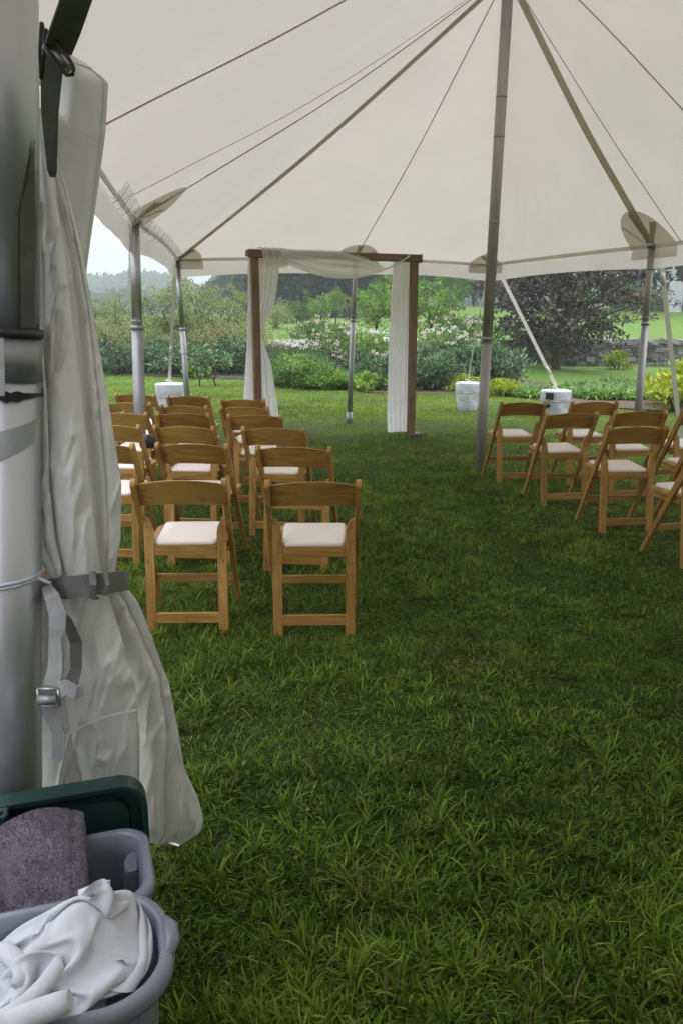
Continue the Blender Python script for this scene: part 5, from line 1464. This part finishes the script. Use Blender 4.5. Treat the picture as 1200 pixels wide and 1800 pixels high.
# roof strap with black buckle beside the pole
rs = thing('ratchet_strap', 'dark webbing strap with a black buckle coming down beside the near pole', 'strap', (-0.45, 1.3, 1.9))
O3 = Vector((-0.45, 1.3, 1.9))
pts = [seen(x, y, d) - O3 for x, y, d in [(170, -150, 1.05), (150, -60, 1.15), (134, 0, 1.280), (113, 60, 1.340), (100, 96, 1.380)]]
MB().ribbon(pts, [0.052, 0.052, 0.051, 0.050, 0.048], [Vector((1, 0.1, 0.35))] * 5, 0.003).build('upper_webbing', M_darkweb, rs)
pts = [seen(x, y, d) - O3 for x, y, d in [(96, 100, 1.420), (90, 150, 1.440), (88, 200, 1.460), (92, 300, 1.510), (93, 310, 1.580)]]
MB().ribbon(pts, [0.03, 0.032, 0.028, 0.016, 0.01], (1, 0, 0), 0.003).build('lower_webbing', M_darkweb, rs)
mb = MB()
lp = [(80, 52), (100, 74), (122, 104), (130, 120), (128, 131), (118, 132), (106, 120), (86, 92), (78, 70), (80, 52)]
mb.tube([seen(x, y, 1.345) - O3 for x, y in lp], 0.0032, 8)
mb.build('buckle_loop', M_black, rs)
MB().tube([seen(84, 78, 1.360) - O3, seen(120, 122, 1.360) - O3], 0.0105, 14).build('buckle_roller', M_alu, rs)
MB().ribbon([seen(74, 38, 1.370) - O3, seen(75, 90, 1.380) - O3, seen(73, 140, 1.400) - O3], [0.006, 0.013, 0.006], (1, 0, -0.2), 0.008).build('buckle_plate', M_black, rs, bevel=0.002)

# tubs ------------------------------------------------------------------------
M_green = noisy('dark_green_plastic', [(0.3, (0.008, 0.030, 0.024)), (0.7, (0.012, 0.042, 0.034))], 5, 0.32, bump=0.06, bscale=60, spec=0.5)
M_tub = noisy('grey_blue_plastic', [(0.3, (0.17, 0.185, 0.235)), (0.7, (0.22, 0.235, 0.29))], 5, 0.30, bump=0.05, bscale=50, spec=0.5)
def rrect(a, b, r, n=8):
    out = []
    for cx, cy, s in ((a - r, b - r, 0), (-a + r, b - r, 1), (-a + r, -b + r, 2), (a - r, -b + r, 3)):
        for k in range(n + 1):
            q = s * PI / 2 + k / n * PI / 2
            out.append((cx + r * math.cos(q), cy + r * math.sin(q)))
    return out
def loft(mb, rings, n=8, cap_last=True):
    vs = []
    for a, b, r, z in rings:
        vs.append([mb.bm.verts.new((x, y, z)) for x, y in rrect(a, b, r, n)])
    for p, q in zip(vs, vs[1:]):
        m = len(p)
        for k in range(m):
            f = mb.bm.faces.new((p[k], p[(k + 1) % m], q[(k + 1) % m], q[k])); f.smooth = True
    if cap_last: mb.bm.faces.new(vs[-1])
    return vs
RZ = math.radians(18)
# rear tote
t1 = thing('storage_tote', 'grey blue plastic tote behind the front tub, a grey towel draped in it', 'tote', (-0.6325, 1.372, 0), RZ)
mb = MB()
loft(mb, [(0.205, 0.085, 0.05, -0.09), (0.225, 0.102, 0.055, 0.30), (0.228, 0.104, 0.055, 0.345), (0.248, 0.122, 0.062, 0.35), (0.252, 0.125, 0.064, 0.366), (0.250, 0.123, 0.062, 0.378), (0.240, 0.113, 0.056, 0.384), (0.229, 0.103, 0.052, 0.376), (0.222, 0.098, 0.05, 0.33), (0.200, 0.080, 0.045, 0.02)])
mb.build('tub_body', M_tub, t1, normals=False)
mb = MB()   # moulded corner step inside
mb.prism(rounded_poly([(0.195, 0.02), (0.224, 0.02), (0.224, 0.075), (0.21, 0.085), (0.195, 0.06)], 0.008, 3), 0.315, 'xy', 0.03)
for v in mb.bm.verts: v.co.x -= 0.02 * (1 - min(1, max(0, v.co.z) / 0.345))
mb.build('corner_step', M_tub, t1, bevel=0.004)
# front tub
t2 = thing('laundry_tub', 'grey blue plastic tub in the lower left corner heaped with white cloths', 'tub', (-0.528, 1.105, 0), RZ)
mb = MB()
loft(mb, [(0.19, 0.085, 0.07, -0.09), (0.218, 0.118, 0.095, 0.37), (0.221, 0.121, 0.098, 0.392), (0.236, 0.137, 0.112, 0.394), (0.245, 0.146, 0.12, 0.404), (0.247, 0.148, 0.122, 0.418), (0.242, 0.143, 0.118, 0.430), (0.232, 0.133, 0.11, 0.434), (0.223, 0.124, 0.102, 0.428), (0.218, 0.119, 0.098, 0.40), (0.19, 0.09, 0.07, 0.03)], n=12)
mb.build('tub_body', M_tub, t2, normals=False)
for s in (1,):
    mb = MB(); mb.tube([(0.232, -0.05, 0.423), (0.243, -0.02, 0.43), (0.245, 0.01, 0.431), (0.236, 0.045, 0.424)], [0.008, 0.014, 0.014, 0.008], 10)
    mb.build('handle_grip', M_tub, t2)
# dark green lid standing behind
t3 = thing('tote_lid', 'dark green plastic lid standing upright between the curtain and the totes', 'lid', (-0.665, 1.545, 0.02), RZ)
mb = MB()
def lidring(a, zt, r, y):
    # outline in x-z, extends below to the ground; returns points of rounded rect
    hz = zt / 2
    return [(x, y, z + hz) for x, z in rrect(a, hz, r, 8)]
rings = [lidring(0.225, 0.452, 0.055, -0.045), lidring(0.232, 0.456, 0.06, -0.045), lidring(0.232, 0.456, 0.06, 0.004), lidring(0.226, 0.452, 0.055, 0.010)]
vs = [[mb.bm.verts.new(p) for p in q] for q in rings]
inner = [[mb.bm.verts.new(p) for p in [(x * 0.975, y, (z - 0.226) * 0.965 + 0.226) for x, y, z in lidring(0.225, 0.452, 0.05, yy)]] for yy in (-0.043, -0.004)]
inner.append([mb.bm.verts.new((x * 0.87, -0.004, (z - 0.226) * 0.84 + 0.226)) for x, y, z in lidring(0.225, 0.452, 0.05, 0)])
inner.append([mb.bm.verts.new((x * 0.85, -0.018, (z - 0.226) * 0.81 + 0.226)) for x, y, z in lidring(0.225, 0.452, 0.05, 0)])
def skin(a, b):
    m = len(a)
    for k in range(m):
        f = mb.bm.faces.new((a[k], a[(k + 1) % m], b[(k + 1) % m], b[k])); f.smooth = False
for a, b in zip(vs, vs[1:]): skin(a, b)
mb.bm.faces.new(vs[-1])
skin(vs[0], inner[0])
for a, b in zip(inner, inner[1:]): skin(a, b)
mb.bm.faces.new(inner[-1])
o = mb.build('lid_panel', M_green, t3)
mb = MB()
mb.box((-0.19 + 0.06, -0.052, 0.445), (0.16, 0.012, 0.022)); mb.box((-0.19 + 0.06, -0.075, 0.445), (0.16, 0.008, 0.018)); mb.box((-0.055, -0.064, 0.445), (0.01, 0.03, 0.018)); mb.box((-0.205, -0.064, 0.445), (0.01, 0.03, 0.018))
mb.build('handle_loop', M_green, t3, bevel=0.003)

# towels -----------------------------------------------------------------------
M_terry = noisy('grey_terry', [(0.3, (0.11, 0.096, 0.115)), (0.7, (0.20, 0.178, 0.205))], 40, 0.95, bump=1.0, bscale=260, bdist=0.004, spec=0.1)
M_fib = leaf_mat('terry_loop', [(0.0, (0.09, 0.078, 0.095)), (0.5, (0.175, 0.155, 0.182)), (1.0, (0.27, 0.245, 0.28))], 0.9, 0.1, 0.1, objvar=0)
M_white = noisy('white_cotton', [(0.3, (0.50, 0.515, 0.56)), (0.7, (0.60, 0.615, 0.655))], 14, 0.9, bump=0.35, bscale=320, bdist=0.002, spec=0.15)
tw = thing('grey_towel', 'mauve grey terry towel with a stitched hem draped over the rear tote', 'towel', (-0.6325, 1.372, 0), RZ)
def towel_z(a, b):
    z = 0.425 + 0.045 * math.exp(-((b - 0.04) / 0.07) ** 2) + 0.018 * math.sin(a * 21 + b * 14) + 0.012 * math.sin(b * 40 - a * 9)
    z -= 0.05 * math.exp(-((a + 0.055 + b * 0.25) / 0.028) ** 2) * float(sstep(0.06, -0.06, b))
    return z
def towel(u, v):
    a = -0.40 + 0.53 * u; b = -0.16 + 0.30 * v
    z = towel_z(min(a, 0.10), b)
    if a > 0.085:
        q = (a - 0.085) / 0.045; z -= 0.020 * q ** 2.2; 
        if abs(a - 0.098) < 0.004: z -= 0.003
    if a > 0.122:
        z -= (a - 0.122) * 12; a = 0.122 + (a - 0.122) * 0.2
    if b > 0.115: z -= (b - 0.115) ** 1.0 * 1.6
    return Vector((a, b, z))
MB().grid(towel, 150, 90).build('towel_cloth', M_terry, tw, normals=False)
rg = np.random.default_rng(200)
nf = 30000
uu = rg.uniform(0.12, 0.985, nf); vv = rg.uniform(0.0, 0.95, nf)
P = np.array([tuple(towel(a, b)) for a, b in zip(uu, vv)])
flow = 0.9 + 1.2 * vnoise(P[:, 0] * 40, P[:, 1] * 40, 3) * 2
D = np.stack([np.cos(flow) * 0.8, np.sin(flow) * 0.8, rg.uniform(0.25, 0.9, nf)], -1) + rg.normal(0, 0.35, (nf, 3)); D /= np.linalg.norm(D, axis=1, keepdims=True)
tnt = np.clip(0.5 + rg.normal(0, 0.09, nf), 0, 1)
V, F, Tt = leaves_at(P, D, np.full(nf, 0.0052), np.full(nf, 0.0020), rg, tnt)
link('terry_pile', mesh_np('terry_pile', V, F, 3, Tt, mat=M_fib), tw, kind='stuff')
w1 = thing('white_cloth', 'large white cotton cloth humped up at the right of the front tub', 'cloth', (-0.528, 1.105, 0), RZ)
def crumple(nx, ny, w, h, cx, cy, rot, shrink, support, seed, its=420, fold=0.03, z0=0.05):
    """a cloth sheet pushed together and let fall: relaxed grid of threads that keep their length"""
    rg_ = np.random.default_rng(seed)
    U, Vv = np.meshgrid(np.linspace(-.5, .5, nx), np.linspace(-.5, .5, ny))
    lx, ly = w / (nx - 1), h / (ny - 1)
    x = U * w * shrink[0]; y = Vv * h * shrink[1]
    x = x + fold * 0.6 * (fbm(U * 5 + 3, Vv * 5, seed) - .5); y = y + fold * 0.6 * (fbm(U * 5, Vv * 5 + 9, seed + 1) - .5)
    X = cx + x * math.cos(rot) - y * math.sin(rot); Y = cy + x * math.sin(rot) + y * math.cos(rot)
    Z = support(X, Y) + z0 + fold * 1.6 * (fbm(U * 7 + 1, Vv * 7 + 5, seed + 2) - .3)
    P = np.stack([X, Y, Z], -1)
    ld = math.hypot(lx, ly)
    cons = [((slice(None), slice(0, -1)), (slice(None), slice(1, None)), lx, 1.0, 0), ((slice(0, -1), slice(None)), (slice(1, None), slice(None)), ly, 1.0, 0),
            ((slice(0, -1), slice(0, -1)), (slice(1, None), slice(1, None)), ld, 0.6, 0), ((slice(0, -1), slice(1, None)), (slice(1, None), slice(0, -1)), ld, 0.6, 0),
            ((slice(None), slice(0, -3)), (slice(None), slice(3, None)), 3 * lx * 0.93, 0.55, 1), ((slice(0, -3), slice(None)), (slice(3, None), slice(None)), 3 * ly * 0.93, 0.55, 1),
            ((slice(None), slice(0, -8)), (slice(None), slice(8, None)), 8 * lx * 0.80, 0.45, 1), ((slice(0, -8), slice(None)), (slice(8, None), slice(None)), 8 * ly * 0.80, 0.45, 1)]
    vel = np.zeros_like(P)
    for it in range(its):
        old = P.copy()
        P = P + vel * 0.93; P[..., 2] -= 0.00005
        for rep_ in range(3):
            for A, B, L, st, mn in cons:
                d = P[B] - P[A]; q = np.linalg.norm(d, axis=-1, keepdims=True) + 1e-9
                e = (q - L)
                if mn: e = np.minimum(e, 0)
                c = d / q * e * 0.5 * st
                P[A] += c * 0.8; P[B] -= c * 0.8
            # stay inside the tub wall
            r = ((np.abs(P[..., 0]) / 0.214) ** 3 + (np.abs(P[..., 1]) / 0.113) ** 3) ** (1 / 3)
            k = np.where((r > 1), 1 / r, 1.0)[..., None]
            P[..., :2] *= k
            P[..., 2] = np.maximum(P[..., 2], support(P[..., 0], P[..., 1]))
        vel = np.clip(P - old, -0.004, 0.004)
    for s_ in range(5):
        Q = P.copy(); Q[1:-1, 1:-1] = 0.5 * P[1:-1, 1:-1] + 0.125 * (P[2:, 1:-1] + P[:-2, 1:-1] + P[1:-1, 2:] + P[1:-1, :-2]); P = Q
    i, j = np.meshgrid(np.arange(nx - 1), np.arange(ny - 1)); a_ = (j * nx + i).ravel()
    return P.reshape(-1, 3), np.stack([a_, a_ + 1, a_ + nx + 1, a_ + nx], -1)
def sup1(x, y):
    return 0.395 + 0.105 / (1 + ((x - 0.10) / 0.115) ** 2 + ((y - 0.035) / 0.10) ** 2) ** 2.0 - 0.03 * sstep(0.0, -0.09, x)
def sup2(x, y):
    return 0.385 + 0.045 * np.exp(-((x + 0.09) / 0.09) ** 2 - ((y - 0.0) / 0.08) ** 2)
V, F = crumple(110, 100, 0.46, 0.40, 0.100, 0.005, 0.5, (0.60, 0.62), sup1, 5, its=300, fold=0.045, z0=0.03)
link('cotton_sheet', mesh_np('cotton_sheet', V, F, 4, smooth=True, mat=M_white), w1)
w2 = thing('white_cloth', 'crumpled white cloth with twisted rolls at the bottom left corner', 'cloth', (-0.528, 1.105, 0), RZ)
V, F = crumple(110, 100, 0.46, 0.40, -0.095, -0.005, 0.3, (0.54, 0.54), sup2, 9, its=300, fold=0.045)
link('cotton_sheet', mesh_np('cotton_sheet', V, F, 4, smooth=True, mat=M_white), w2)
def loc2(px, py, d):
    p = seen(px, py, d) - Vector((-0.528, 1.105, 0))
    return Matrix.Rotation(-RZ, 3, 'Z') @ p
pts = [loc2(x, y, d) for x, y, d in [(103, 1682, 1.10), (100, 1700, 1.085), (80, 1730, 1.055), (52, 1758, 1.025), (20, 1785, 1.0), (-20, 1812, 0.98)]]
MB().tube(pts, [0.006, 0.013, 0.015, 0.015, 0.018, 0.02], 16, flat=0.7).build('twisted_roll', M_white, w2)
pts = [loc2(x, y, d) for x, y, d in [(124, 1757, 1.005), (100, 1768, 1.0), (60, 1783, 0.985), (10, 1806, 0.965)]]
MB().tube(pts, [0.017, 0.021, 0.022, 0.024], 16, flat=0.8).build('folded_roll', M_white, w2)
pts = [loc2(x, y, d) for x, y, d in [(-20, 1668, 1.13), (10, 1672, 1.12), (32, 1690, 1.10), (40, 1712, 1.08), (30, 1735, 1.06)]]
MB().tube(pts, [0.012, 0.016, 0.016, 0.014, 0.01], 14, flat=0.8).build('cloth_fold', M_white, w2)

for o_ in (t1, t2, t3, tw, w1, w2):
    o_.location = (o_.location.x * 0.95, o_.location.y * 0.95, 0.073 + o_.location.z * 0.95); o_.scale = (0.95, 0.95, 0.95)
